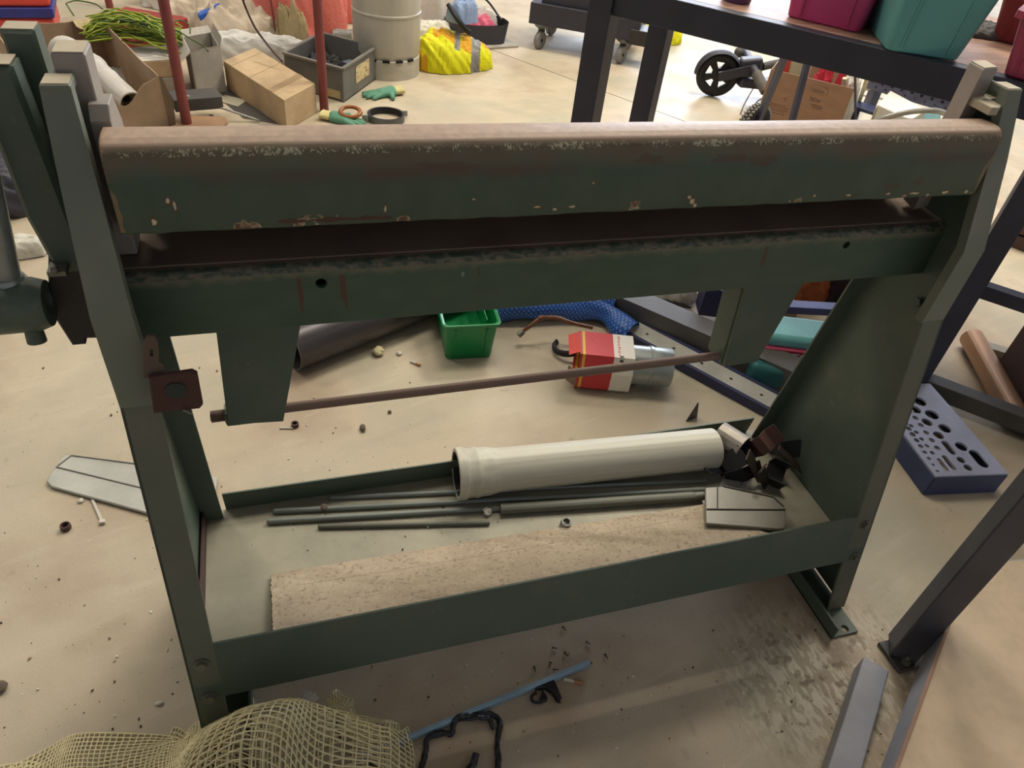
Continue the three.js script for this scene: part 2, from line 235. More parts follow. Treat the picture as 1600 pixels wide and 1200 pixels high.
{
  const f = new THREE.Group(); f.name = 'floor'; f.userData.kind = 'structure'; scene.add(f);
  const a = H(850, 108), b = H(1060, 186), d = b.clone().sub(a).setY(0).normalize(), n = V(-d.z, 0, d.x);
  const P = (s, t) => { const q = a.clone().addScaledVector(d, s).addScaledVector(n, t); return [q.x, q.z]; }, far = 26, j = 0.004;
  const clipRoom = (poly) => { // keep inside the walls
    let out = poly; const cut = (inside, cross) => { const res = []; out.forEach((p, i) => { const q = out[(i + 1) % out.length]; if (inside(p)) res.push(p); if (inside(p) !== inside(q)) res.push(cross(p, q)); }); out = res; };
    for (const [k, lim, sg] of [[0, ROOM.x0, 1], [0, ROOM.x1, -1], [1, ROOM.z0, 1], [1, ROOM.z1, -1]]) cut((p) => (p[k] - lim) * sg >= 0, (p, q) => { const t = (lim - p[k]) / (q[k] - p[k]); const r = [lerp(p[0], q[0], t), lerp(p[1], q[1], t)]; r[k] = lim; return r; });
    return out;
  };
  struct('concrete_slab', slabY(clipRoom([P(-far, j), P(far, j), P(far, far), P(-far, far)]), -0.15, 0.15, { bevel: 0 }), M.floor, f);
  struct('concrete_slab', slabY(clipRoom([P(-far, -far), P(far, -far), P(far, -j), P(-far, -j)]), -0.15, 0.15, { bevel: 0 }), M.floor, f);
  struct('joint_filler', slabY(clipRoom([P(-far, -j), P(far, -j), P(far, j), P(-far, j)]), -0.15, 0.144, { bevel: 0 }), M.dark, f);
}

// ---------------------------------------------------------------- the folding machine
M.lugDust = mat('lugDust', '#c9bda4', 0.7);
const XL = -0.253, XR = 1.266;
{
  const t = thing('folding_machine', 'large dark green sheet metal folding machine with worn clamp beam standing on concrete', 'machine', V(0.506, 0, -0.96));
  const frontZ = (y) => -0.71 - y * (0.176 / 0.79), rearZ = (y) => -1.21 + 0.144 * y, th = 0.005;
  // lower legs: side plate with a sloping front flange and a rear flange bent inwards
  for (const s of [0, 1]) {
    const x0 = s ? XR - th : XL, fx = (w) => (s ? [XR - w, XR] : [XL, XL + w]);
    const parts = [slabX([[frontZ(0.012), 0.012], [frontZ(0.79), 0.79], [-0.9, 0.84], [rearZ(0.84), 0.84], [rearZ(0.012), 0.012]], x0, th)];
    const fl = (w, zf, y0, y1, off) => { const [a, b] = fx(w); const g = slabZ([[a, 0], [b, 0], [b, 1], [a, 1]], 0, th, { bevel: 0 }); const p = g.attributes.position; for (let i = 0; i < p.count; i++) { const y = lerp(y0, y1, p.getY(i)); p.setY(i, y); p.setZ(i, zf(y) + p.getZ(i) + off); } g.computeVertexNormals(); return bu(g); };
    parts.push(fl(0.05, rearZ, 0.012, 0.80, 0));
    const leg = part(t, 'leg', merge(parts), M.paint); part(leg, 'front_flange', fl(0.052, frontZ, 0.012, 0.79, -th), M.paintLeg, 'dusty front flange');
    // upper side plate
    const up = [[-0.889, 0.785], [-0.889, 0.95], [-0.941, 1.103], [-0.985, 1.212], [-1.02, 1.212], [-1.075, 1.212], [-1.105, 1.12], [-1.14, 0.836], [-0.985, 0.836], [-0.93, 0.832], [-0.906, 0.785]];
    const us = [];
    const prof = [[-0.886, 0.785, 0.054], [-0.886, 0.95, 0.05], [-0.938, 1.103, 0.042], [-0.982, 1.214, 0.033]];
    us.push(bu(grid(1, 30, (u, v) => { const k = v * 3, i = Math.min(2, Math.floor(k)), f = k - i, q = prof[i].map((e, n) => lerp(e, prof[i + 1][n], f)); return V(s ? XR - u * q[2] : XL + u * q[2], q[1], q[0]); })));
    us.push(bu(grid(1, 30, (u, v) => { const k = v * 3, i = Math.min(2, Math.floor(k)), f = k - i, q = prof[i].map((e, n) => lerp(e, prof[i + 1][n], f)); return V(s ? XR - q[2] : XL + q[2], q[1], q[0] - u * 0.02); })));
    us.push(bu(grid(1, 30, (u, v) => { const k = v * 3, i = Math.min(2, Math.floor(k)), f = k - i, q = prof[i].map((e, n) => lerp(e, prof[i + 1][n], f)); return V(s ? XR : XL, q[1], q[0] - u * 0.03); })));
    us.push(boxB(s ? XR - 0.033 : XL, s ? XR : XL + 0.033, 1.204, 1.216, -1.02, -0.98, 0.002));
    const usp = part(t, 'upper_side_plate', slabX(up, x0 + (s ? -0.0052 : 0.0052), th), M.paint); part(usp, 'front_flange', merge(us), M.paintDusty, 'dusty front flange');
    // upright guide bar behind and the lug that holds the clamp
    part(t, 'guide_bar', s ? slabY([[1517, 94], [1540, 92.5], [1561, 104], [1538, 106.5]].map(([x, y]) => { const p = H(x, y, 1.24); return [p.x, p.z]; }), 0.97, 0.268, { bevel: 0.002 }) : boxB(-0.242, -0.204, 0.96, 1.238, -1.075, -1.025, 0.003), M.guide ??= mat('guide', '#a9a198', 0.45));
    if (s) part(t, 'clamp_lug', slabY([[1516, 150], [1541, 146], [1569, 157], [1563, 168], [1550, 168]].map(([x, y]) => { const p = H(x, y, 1.19); return [p.x, p.z]; }), 1.176, 0.014, { holes: [[H(1553, 156, 1.19).x, H(1553, 156, 1.19).z, 0.006]] }), M.lugDust, 'dusty lug with a bolt hole');
    else {
      part(t, 'clamp_lug', slabX([[-1.0, 1.01], [-1.0, 1.165], [-1.012, 1.182], [-1.05, 1.182], [-1.075, 1.14], [-1.085, 1.01]], -0.214, 0.024, { holes: [[[1.04, 1.08], [1.048, 1.08], [1.044, 1.13], [1.038, 1.13]]] }), M.guide, 'dusty lug with a slot');
    }
    // dust lying on the tops
    part(t, 'dusty_top', s ? slabY([[1518.5, 94.4], [1539.5, 93.2], [1558, 103.8], [1538.5, 105.5]].map(([x, y]) => { const p = H(x, y, 1.24); return [p.x, p.z]; }), 1.238, 0.0015, { bevel: 0 }) : boxB(-0.24, -0.206, 1.238, 1.2395, -1.073, -1.027, 0), M.lugDust);
    part(t, 'dusty_top', boxB(s ? XR - 0.031 : XL + 0.002, s ? XR - 0.002 : XL + 0.031, 1.216, 1.2172, -1.018, -0.983, 0), M.lugDust);
    part(t, 'stop_block', s ? boxB(1.214, 1.24, 1.06, 1.12, -0.985, -0.955, 0.002) : slabX([[-0.955, 1.06], [-0.955, 1.125], [-0.965, 1.135], [-0.985, 1.135], [-0.985, 1.06]], -0.204, 0.014), M.guide);
  }
  // clamp beam: closed section with a rounded, worn upper front edge
  const outline = []; const X0 = -0.198, X1 = 1.212;
  outline.push([-1.03, 1.046], [-0.930, 1.046]); for (let i = 0; i <= 3; i++) { const a = -Math.PI / 2 + (i / 3) * Math.PI / 2; outline.push([-0.929 + 0.004 * Math.cos(a), 1.050 + 0.004 * Math.sin(a)]); }
  for (let i = 0; i <= 10; i++) { const a = (i / 10) * Math.PI / 2; outline.push([-0.951 + 0.024 * Math.cos(a), 1.141 + 0.024 * Math.sin(a)]); }
  outline.push([-0.963, 1.166], [-0.985, 1.164], [-1.07, 1.12], [-1.075, 1.06], [-1.03, 1.046]);
  {
    const cum = [0]; for (let i = 1; i < outline.length; i++) cum.push(cum[i - 1] + Math.hypot(outline[i][0] - outline[i - 1][0], outline[i][1] - outline[i - 1][1]));
    const T = cum[cum.length - 1], g = grid(90, outline.length - 1, (u, v) => { const i = Math.round(v * (outline.length - 1)), o = outline[i]; const w = i > 1 && i < 5 ? 0.0016 * (fbm(u * 60, 3, 8, 3) - 0.5) * 2 : 0; return V(lerp(X0, X1, u), o[1] + w, o[0]); });
    const uv = []; const n = outline.length, base = grid(90, n - 1, (u, v) => V(u, cum[Math.round(v * (n - 1))] / T, 0)); for (let i = 0; i < base.attributes.position.count; i++) uv.push(base.attributes.position.getX(i), base.attributes.position.getY(i));
    g.setAttribute('uv', new THREE.Float32BufferAttribute(uv, 2));
    const gc = toCreasedNormals(g, 0.7); gc.computeBoundingBox();
    const f0 = cum[1] / T, f1 = cum[5] / T, f2 = cum[6] / T, f3 = cum[16] / T, f4 = cum[17] / T;   // bottom edge, face, corner, top
    const tex = canvasTex(2048, 512, (c, w, h) => {
      const im = c.createImageData(w, h);
      for (let y = 0, o = 0; y < h; y++) for (let x = 0; x < w; x++, o += 4) {
        const u = x / w, v = 1 - y / h, n1 = fbm(u * 40, v * 10, 3, 5), n2 = fbm(u * 160, v * 50, 13, 3), n3 = fbm(u * 12, v * 5, 23, 4);
        let k = mixc([60, 78, 62], [76, 92, 76], n1); k = mixc(k, [84, 82, 68], clamp((n3 - 0.48) * 2) * 0.35);
        const fv = (v - f1) / (f2 - f1);                                     // 0 at the bottom edge of the face, 1 at the rounding
        if (v > f1) { k = mixc(k, mixc([104, 82, 64], [98, 102, 78], n1), clamp((fv - 0.76 - 0.25 * (n1 - 0.5)) * 4) * 0.9); k = mixc(k, [92, 62, 50], clamp((n3 - 0.5) * 4) * clamp(1 - Math.abs(fv - 0.76) * 6) * 0.7); }   // rusty shoulder
        const band = 1 - Math.abs((v - lerp(f2, f3, 0.34)) / ((f3 - f2) * 0.2)); if (band > 0.25 && fbm(u * 800, v * 190, 43, 2) * 0.6 + n1 * 0.5 + 0.1 * band > 0.72) k = mixc(k, [205, 198, 168], 0.75);   // bare flecks along the rounding
        const top = sstep(lerp(f2, f3, 0.3), lerp(f2, f3, 0.72), v + 0.01 * (n2 - 0.5)); k = mixc(k, mixc([184, 156, 134], [156, 132, 114], n2), top * 0.95);
        if (fv > -0.02 && fv < 0.16) { const q = fbm(u * 70, v * 26, 33, 3); if (q > 0.72 - 0.08 * (1 - fv * 6) && n3 > 0.52) k = mixc([190, 178, 150], [104, 70, 52], clamp((q - 0.66) * 9)); }
        const e = Math.min(u, 1 - u) * 1.41; if (e < 0.005 + 0.02 * (n1 - 0.5) && v > f1) k = mixc(k, [150, 118, 86], 0.7);
        im.data[o] = k[0]; im.data[o + 1] = k[1]; im.data[o + 2] = k[2]; im.data[o + 3] = 255;
      }
      c.putImageData(im, 0, 0);
      // chips with their own outlines, seen in the photograph
      const yF = (fv) => h - (f1 + fv * (f2 - f1)) * h, blot = (u, fv, rx, ry, col, s) => { c.fillStyle = col; c.beginPath(); for (let i = 0; i < 14; i++) { const a = i / 14 * 6.283, r = 0.6 + 0.7 * hash(i, s, 7); c.lineTo(u * w + Math.cos(a) * rx * r, yF(fv) + Math.sin(a) * ry * r); } c.fill(); };
      for (const [u, fv, rx, ry] of [[0.585, 0.1, 12, 7], [0.58, 0.18, 9, 4], [0.59, 0.02, 9, 5], [0.40, 0.12, 14, 3], [0.42, 0.06, 10, 3], [0.44, 0.1, 12, 3], [0.045, 0.45, 7, 6], [0.05, 0.38, 4, 10], [0.03, 0.14, 9, 7], [0.75, 0.1, 8, 3], [0.8, 0.08, 16, 3], [0.86, 0.07, 12, 3], [0.9, 0.06, 26, 3], [0.95, 0.05, 18, 4], [0.985, 0.04, 9, 6], [0.24, 0.2, 4, 9], [0.33, 0.3, 6, 2], [0.46, 0.5, 5, 2]]) { blot(u, fv, rx * 0.9, ry * 1.2, 'rgba(92,62,46,0.85)', Math.round(u * 99)); blot(u, fv, rx * 0.6, ry * 0.7, 'rgb(205,196,164)', Math.round(u * 77)); }
      for (const [u, len] of [[0.15, 26], [0.19, 50], [0.225, 40]]) blot(u, 0.06, len, 4, 'rgb(78,54,44)', Math.round(u * 55));
      for (const [u, fv, rx] of [[0.62, 0.86, 60], [0.66, 0.8, 40], [0.3, 0.85, 60], [0.9, 0.3, 20], [0.86, 0.22, 26], [0.52, 0.88, 40]]) blot(u, fv, rx, 9, 'rgba(86,56,46,0.45)', Math.round(u * 44));
    });
    tex.wrapS = tex.wrapT = THREE.ClampToEdgeWrapping;
    const m = new THREE.MeshPhysicalMaterial({ map: tex, roughness: 0.52, bumpMap: bumpNoise, bumpScale: 0.0003, side: THREE.DoubleSide });
    const body = part(t, 'clamp_beam', gc, m, 'worn clamp beam with a rounded rusty top edge');
    part(body, 'clamp_blade', slabX([[-1.03, 1.06], [-1.075, 1.06], [-1.125, 0.962], [-1.115, 0.959]], X0 + 0.004, X1 - X0 - 0.008, { bevel: 0 }), M.dustTop ??= mat('dustTop', '#8a7868', 0.9), 'dark blade under the clamp beam');
    const endPoly = outline.slice(1, -1);
    for (const x of [X0, X1 - 0.001]) part(body, 'end_cap', slabX(endPoly, x, 0.001, { bevel: 0 }), M.rust);
  }
  // lower beam: front plate with two bolt holes, rounded worn edge, top plate
  {
    const x0 = XL + 0.006, x1 = XR - 0.006;
    const pa = Zp(502, 443, -0.975), pb = Zp(1323, 383, -0.975);
    const front = slabZ([[x0, 0.845], [x1, 0.845], [x1, 0.944], [x0, 0.944]], -0.985, 0.01, { bevel: 0.0006, holes: [[pa.x, pa.y, 0.0085], [pb.x, pb.y, 0.0075]] });
    const tex = canvasTex(2048, 256, (c, w, h) => {
      const im = c.createImageData(w, h);
      for (let y = 0, o = 0; y < h; y++) for (let x = 0; x < w; x++, o += 4) { const u = x / w, v = 1 - y / h, n = fbm(u * 30, v * 4, 5, 5), m2 = fbm(u * 90, v * 8, 15, 4), n3 = fbm(u * 8, v * 2, 25, 3); let k = mixc([60, 82, 64], [76, 94, 76], n); k = mixc(k, [82, 82, 70], clamp((n3 - 0.5) * 2.2) * 0.5); k = mixc(k, [118, 110, 92], clamp((v - 0.86 + 0.16 * (m2 - 0.5)) * 9) * 0.8); im.data[o] = k[0]; im.data[o + 1] = k[1]; im.data[o + 2] = k[2]; im.data[o + 3] = 255; }
      c.putImageData(im, 0, 0);
      const ux = (q) => (q - x0) / (x1 - x0) * w; c.strokeStyle = 'rgba(88,54,40,0.75)'; c.lineCap = 'round';
      for (const [q, l, wd] of [[pa.x - 0.034, 0.62, 7], [pa.x + 0.034, 0.6, 6], [pa.x + 0.03, 0.45, 9], [pa.x - 0.033, 0.4, 9], [pa.x + 0.25, 0.2, 4], [pb.x - 0.18, 0.4, 10]]) { c.lineWidth = wd; c.beginPath(); c.moveTo(ux(q), h * 0.12); c.lineTo(ux(q) + 3, h * (0.12 + l)); c.stroke(); }
      c.fillStyle = 'rgba(150,160,150,0.7)'; c.fillRect(ux(0.27), h * 0.2, 6, 22);
    });
    tex.wrapS = tex.wrapT = THREE.ClampToEdgeWrapping; tex.repeat.set(1 / (x1 - x0), 1 / 0.1); tex.offset.set(-x0 / (x1 - x0), -0.845 / 0.1);
    const beam = part(t, 'bed_beam', front, new THREE.MeshPhysicalMaterial({ map: tex, roughness: 0.5, bumpMap: bumpNoise, bumpScale: 0.0002, side: THREE.DoubleSide }), 'lower beam with two bolt holes');
    const rnd2 = bu(grid(60, 8, (u, v) => { const a = v * Math.PI / 2; return V(lerp(x0, x1, u), 0.943 + 0.012 * Math.sin(a), -0.987 + 0.012 * Math.cos(a)); }));
    part(beam, 'worn_edge', rnd2, (() => { const m = M.worn.clone(); m.map = M.worn.map.clone(); m.map.repeat.set(1, 20); return m; })(), 'edge with the paint rubbed off');
    part(beam, 'top_plate', merge([boxB(x0, x1, 0.947, 0.955, -1.17, -0.987, 0), boxB(x0, x1, 0.955, 0.958, -1.17, -0.994, 0.001)]), M.dustTop, 'dusty brown top');
    part(beam, 'rear_web', merge([boxB(x0, x1, 0.845, 0.95, -1.17, -1.162, 0), boxB(x0, x1, 0.845, 0.853, -1.17, -0.985, 0)]), M.paint);
  }
  // truss brackets, rod and nuts under the beam
  const zb = -1.035;
  part(t, 'truss_bracket', merge([slabZ([[-0.118, 0.85], [-0.132, 0.604], [-0.037, 0.596], [0.021, 0.85]], zb, 0.01), boxB(-0.135, -0.037, 0.592, 0.622, zb - 0.035, zb + 0.002, 0.003)]), M.paint);
  part(t, 'truss_bracket', merge([slabZ([[0.893, 0.602], [0.977, 0.606], [1.02, 0.85], [0.873, 0.85]], zb, 0.01), bar(V(0.893, 0.602, zb - 0.03), V(0.873, 0.85, zb - 0.03), 0.06, 0.006, V(1, 0, 0))]), M.paint);
  { // rod with a threaded end
    const a = V(-0.160, 0.606, -1.05), b = V(0.905, 0.615, -1.05), th2 = []; for (let i = 0; i <= 40; i++) th2.push([i % 2 ? 0.0102 : 0.0115, i * 0.0011]); const prof = [[0, -0.001], [0.008, -0.001], ...th2, [0.0095, 0.046], [0.0095, b.distanceTo(a)], [0, b.distanceTo(a)]];
    const r = part(t, 'truss_rod', along(lathe(prof, 20), a, b), M.rustRod, 'rusty tension rod with a threaded end');
    part(t, 'nut', along(NI(new THREE.CylinderGeometry(0.019, 0.019, 0.016, 6)), V(-0.128, 0.6065, -1.05), b), M.bolt);
  }
  // tray between the legs
  {
    const tr = part(t, 'tray_floor', boxB(XL + 0.006, XR - 0.006, 0.166, 0.172, -1.206, -0.76, 0.001), M.trayFloor = mat('trayFloor', '#aca792', 0.5, 0.05), 'dusty tray floor');
    const fz = (y) => -0.778 + (0.304 - y) * (0.03 / 0.133);
    const lip = (x0, x1, y0, y1, zf, th3) => merge([bu(grid(2, 2, (u, v) => V(lerp(x0, x1, u), lerp(y0, y1, v), zf(lerp(y0, y1, v))))), bu(grid(2, 2, (u, v) => V(lerp(x0, x1, u), lerp(y0, y1, v), zf(lerp(y0, y1, v)) - th3))), bu(grid(2, 1, (u, v) => V(lerp(x0, x1, u), y1, zf(y1) - v * th3))), bu(grid(2, 1, (u, v) => V(lerp(x0, x1, u), y0, zf(y0) - v * th3)))]);
    part(t, 'tray_front_lip', lip(XL + 0.006, XR - 0.006, 0.17, 0.304, fz, 0.004), M.paint);
    part(t, 'tray_rear_lip', lip(XL + 0.056, XR - 0.056, 0.166, 0.236, (y) => -1.2 + 0.144 * (y - 0.2), 0.004), M.paint);
    for (const x of [XL + 0.012]) part(t, 'tray_end_lip', boxB(x - 0.003, x + 0.003, 0.168, 0.21, -1.185, -0.79, 0.001), M.brown, 'rusty end lip');
  }
  // feet
  for (const s of [0, 1]) {
    const x0 = s ? 1.182 : XL - 0.002, x1 = s ? 1.262 : XL + 0.085, hx = s ? 1.232 : XL + 0.055;
    part(t, 'foot', merge([slabY([[x0, -0.645], [x1, -0.645], [x1, -1.275], [x0, -1.275]], 0.001, 0.006, { holes: [[hx, -0.66, 0.009], [hx, -1.262, 0.009]] }), boxB(s ? x0 : x1 - 0.006, s ? x0 + 0.006 : x1, 0.001, 0.045, -1.27, -0.645, 0.001)]), M.paint);
  }
  // bolts through the front flanges
  for (const [x, y] of [[-0.226, 0.262], [-0.226, 0.176], [1.242, 0.276], [1.244, 0.18]]) { const z = frontZ(y), n = V(0, 0.217, 0.976); const a = V(x, y, z - 0.002); part(t, 'bolt', merge([along(NI(new THREE.CylinderGeometry(0.0135, 0.0135, 0.003, 18)), a.clone().addScaledVector(n, 0.0035), a.clone().add(n)), along(NI(new THREE.CylinderGeometry(0.0095, 0.0095, 0.008, 6)), a.clone().addScaledVector(n, 0.008), a.clone().add(n))]), M.bolt); }
  part(t, 'bolt', cyl(V(1.256, 0.79, -0.95), V(1.25, 0.79, -0.95), 0.011, 0.011, 6), M.paint);
  // rusty latch plate on the left leg
  {
    const q = (px, py) => { const p = Zp(px, py, -0.85); return [p.x, p.y]; };
    part(t, 'latch_plate', slabZ([q(232, 592), q(300, 582), q(308, 586), q(317, 634), q(312, 640), q(240, 648)], -0.862, 0.012, { bevel: 0.003 }), M.rust, 'rusty red latch plate');
    const c = Zp(275, 610, -0.85); part(t, 'latch_knob', cyl(V(c.x, c.y, -0.852), V(c.x, c.y, -0.848), 0.0145, 0.0145, 24), M.knobDark = mat('knobDark', '#2e3a36', 0.6));
    const e = Zp(285, 640, -0.846); part(t, 'latch_pin', bar(e, e.clone().add(V(0.012, -0.008, 0.003)), 0.004, 0.004), M.bolt);
    part(t, 'latch_hanger', slabZ([q(223, 600), q(222, 545), q(228, 534), q(240, 534), q(246, 545), q(247, 575), q(254, 580), q(256, 600)], -0.868, 0.006, { holes: [[q(232, 566), q(232, 554), q(237, 552), q(240, 556), q(240, 566)]] }), M.latch = mat('latch', '#6c5a4c', 0.7));
  }
  // lifting gear outside the left side plate
  {
    const P = (px, py, z) => { const q = Zp(px, py, z); return [q.x, q.y]; };
    part(t, 'lift_arm', slabZ([[-0.338, 1.226], [-0.283, 1.224], [-0.276, 1.09], [-0.27, 0.94], [-0.312, 0.94], [-0.326, 1.03], [-0.328, 1.13]], -1.06, 0.045, { bevel: 0.006 }), M.paint);
    part(t, 'lift_arm_rear', slabZ([[-0.30, 1.25], [-0.262, 1.25], [-0.258, 0.95], [-0.29, 0.95]], -1.11, 0.04, { bevel: 0.004 }), M.paint);
    part(t, 'dusty_top', boxB(-0.336, -0.286, 1.226, 1.2272, -1.056, -1.019, 0), M.lugDust); part(t, 'dusty_top', boxB(-0.298, -0.264, 1.25, 1.2512, -1.106, -1.074, 0), M.lugDust);
    part(t, 'link_plate', slabZ([P(75, 400, -1.02), P(140, 400, -1.02), P(165, 470, -1.02), P(170, 529, -1.02), P(135, 530, -1.02), P(134, 539, -1.02), P(113, 541, -1.02), P(84, 496, -1.02), P(76, 455, -1.02), P(75, 432, -1.02)], -1.05, 0.03, { bevel: 0.003, holes: [[P(110, 446, -1.02), P(116, 445, -1.02), P(117, 454, -1.02), P(112, 455, -1.02)]] }), M.darkSteel, 'dark link plate');
    const bb = Zp(86, 421, -0.99); part(t, 'pivot_bolt', merge([NI(new THREE.SphereGeometry(0.006, 16, 12).translate(bb.x, bb.y, bb.z)), boxB(bb.x - 0.012, bb.x + 0.012, bb.y - 0.012, bb.y - 0.004, bb.z - 0.03, bb.z, 0.001)]), M.bolt);
    const c0 = Zp(-52, 484, -1.0), c1 = Zp(70, 474, -1.0);
    part(t, 'handle_boss', along(lathe([[0, 0], [0.037, 0], [0.039, 0.008], [0.039, 0.085], [0.033, 0.102], [0.017, 0.102], [0.015, 0.085], [0, 0.085]], 40), c0, c1), M.paint);
    const n0 = Zp(52, 514, -0.985); part(t, 'boss_screw', cyl(n0, n0.clone().add(V(0, -0.02, 0.004)), 0.012, 0.013, 14), M.paint);
    const h0 = Zp(14, 440, -1.01), h1 = Zp(-38, 210, -0.99); part(t, 'handle_pipe', merge([cyl(h0, h1, 0.0165, 0.0165, 24), cyl(h0.clone(), h0.clone().add(V(0, 0.01, 0)), 0.024, 0.02, 18)]), M.galv, 'galvanised pipe handle');
  }
}

// ---------------------------------------------------------------- things lying in the tray
const TY = 0.172;
{
  // drain pipe with a socket end
  const a = V(0.338, TY + 0.064, -1.152), b = V(1.035, TY + 0.056, -1.115), L = a.distanceTo(b);
  const t = thing('drain_pipe', 'cream plastic drain pipe with a socket end lying in the machine tray', 'pipe', V(0.69, TY, -1.13));
  part(t, 'pipe_body', along(lathe([[0.056, 0.0], [0.064, 0.001], [0.0655, 0.012], [0.064, 0.022], [0.061, 0.024], [0.061, 0.04], [0.063, 0.05], [0.0605, 0.056], [0.060, 0.078], [0.0565, 0.096], [0.055, 0.105], [0.055, L - 0.002], [0.0535, L], [0.051, L], [0.051, 0.11], [0.056, 0.09], [0.056, 0.0]], 56), a, b), M.pvc);
  part(t, 'seal_ring', along(lathe([[0.0555, 0.003], [0.0555, 0.018], [0.052, 0.014], [0.053, 0.006], [0.0555, 0.003]], 48), a, b), M.rubber, 'black rubber seal ring');
  // steel rods and the dark tube
  const rod = (name, label, p0, p1, r, m, cat2 = 'rod') => { const A = H(p0[0], p0[1], TY + r).setY(TY + r + 0.0005), B = H(p1[0], p1[1], TY + r).setY(TY + r + 0.0005), L2 = A.distanceTo(B); return solo(name, label, cat2, along(lathe([[0, 0], [r * 0.75, 0], [r, r * 0.4], [r, L2 - r * 0.4], [r * 0.75, L2], [0, L2]], 16), A, B), m, null, { group: 'steel bars lying in the tray' }); };
  rod('steel_rod', 'thin steel rod running under the drain pipe, nearest the tray rear', [515, 778], [1104, 751], 0.006, M.rodSteel);
  const r2 = rod('steel_rod', 'long steel rod with a lump of dirt near its left end', [427, 799], [1102, 765], 0.0065, M.rodSteel);
  rod('steel_rod', 'longest steel rod, its left end sticking out farthest in the tray', [417, 815], [1085, 777], 0.0068, M.rodSteel);
  rod('steel_rod', 'short steel rod nearest the board in the tray', [497, 823], [765, 817], 0.0058, M.tubeDark);
  { const A = H(781, 796, TY + 0.013).setY(TY + 0.0135), B = H(1099, 775, TY + 0.013).setY(TY + 0.0135), L2 = A.distanceTo(B); const tb = thing('steel_tube', 'thick dark steel tube with a dusty coat in front of the drain pipe', 'tube', A.clone().setY(TY)); part(tb, 'tube', along(lathe([[0.009, 0], [0.013, 0.001], [0.013, L2 - 0.03], [0.0115, L2 - 0.028], [0.0115, L2], [0.008, L2], [0.008, 0.02], [0.009, 0]], 28), A, B), M.tubeDark); }
  // lump of dirt on the second rod, white crumb, steel ring
  const c = H(506, 792, TY + 0.014); solo('dirt_lump', 'small lump of grey dirt stuck on a steel rod', 'dirt', new THREE.IcosahedronGeometry(0.009, 2).scale(0.9, 0.7, 1.2).translate(c.x, TY + 0.0125, c.z), M.dirt);
  const w = H(761, 803, TY); const chip = new THREE.IcosahedronGeometry(0.011, 1); { const p = chip.attributes.position; for (let i = 0; i < p.count; i++) { const k = 0.75 + 0.5 * hash(Math.round(p.getX(i) * 900), Math.round(p.getY(i) * 900 + p.getZ(i) * 700), 3); p.setXYZ(i, p.getX(i) * k, p.getY(i) * k * 0.9, p.getZ(i) * k); } chip.computeVertexNormals(); }
  solo('plaster_crumb', 'white crumb of plaster at the end of the short rod', 'crumb', chip.translate(w.x, TY + 0.009, w.z), M.whiteCard);
  const rg = H(883, 817, TY + 0.012), ringG = lathe([[0.0085, 0], [0.0125, 0], [0.0125, 0.02], [0.0115, 0.022], [0.0085, 0.022], [0.0085, 0]], 28); ringG.rotateX(0.25); ringG.translate(rg.x, TY + 0.003, rg.z);
  solo('steel_bush', 'small bright steel bush standing on the tray floor behind the board', 'bush', ringG, M.steel);
  // grey fibre board
  const p0 = H(422, 893, TY + 0.02), p1 = H(1102, 787, TY + 0.016), p2 = H(1192, 838, 0.19);
  const btex = canvasTex(2048, 512, (x, w2, h2) => { const im = x.createImageData(w2, h2); for (let j = 0, o = 0; j < h2; j++) for (let i = 0; i < w2; i++, o += 4) { const u = i / w2, v = j / h2, n = fbm(u * 20, v * 4, 4, 5), f = fbm(u * 220, v * 40, 14, 3), s = fbm(u * 14 + v * 6, v * 2 - u * 3, 24, 4); let k = mixc([168, 152, 130], [200, 184, 160], n); k = mixc(k, [126, 112, 92], clamp((s - 0.52) * 3) * 0.4); k = mixc(k, [208, 198, 178], clamp((f - 0.62) * 4) * 0.5); k = mixc(k, [104, 90, 74], clamp((0.36 - f) * 5) * 0.5); im.data[o] = k[0]; im.data[o + 1] = k[1]; im.data[o + 2] = k[2]; im.data[o + 3] = 255; } x.putImageData(im, 0, 0); x.strokeStyle = 'rgba(96,82,66,0.7)'; x.lineWidth = 2; x.beginPath(); x.moveTo(100, 380); x.quadraticCurveTo(700, 330, 1500, 350); x.stroke(); x.fillStyle = 'rgba(60,50,40,0.8)'; for (let i = 0; i < 40; i++) x.fillRect(hash(i, 1, 4) * w2, hash(i, 2, 4) * h2, 4, 3); });
  btex.wrapS = btex.wrapT = THREE.ClampToEdgeWrapping;
  const plan = [[p0.x, p0.z], [p1.x, p1.z], [p2.x, p2.z], [1.13, -0.806], [-0.106, -0.806]], rag = []; plan.forEach((q, i) => { const r = plan[(i + 1) % plan.length], n = i === 4 ? 40 : 6; for (let k = 0; k < n; k++) { const f = k / n; rag.push([lerp(q[0], r[0], f) + (i === 4 && k ? 0.003 * (hash(k, 3, 3) - 0.5) : 0), lerp(q[1], r[1], f)]); } });
  const bg = slabY(rag, 0, 0.009, { bevel: 0.0006 }); const bp = bg.attributes.position, uv = bg.attributes.uv; for (let i = 0; i < bp.count; i++) { const f = clamp((bp.getZ(i) + 1.0) / 0.195); uv.setXY(i, (bp.getX(i) + 0.12) / 1.28, f); bp.setY(i, bp.getY(i) + TY + 0.002 + 0.03 * f); } bg.computeVertexNormals();
  solo('fibre_board', 'long grey fibre board strip with a ragged left end leaning along the tray front', 'board', bg, new THREE.MeshPhysicalMaterial({ map: btex, roughness: 0.9, bumpMap: bumpNoise, bumpScale: 0.0006, side: THREE.DoubleSide }), V(0.45, TY + 0.002, -0.9));
}
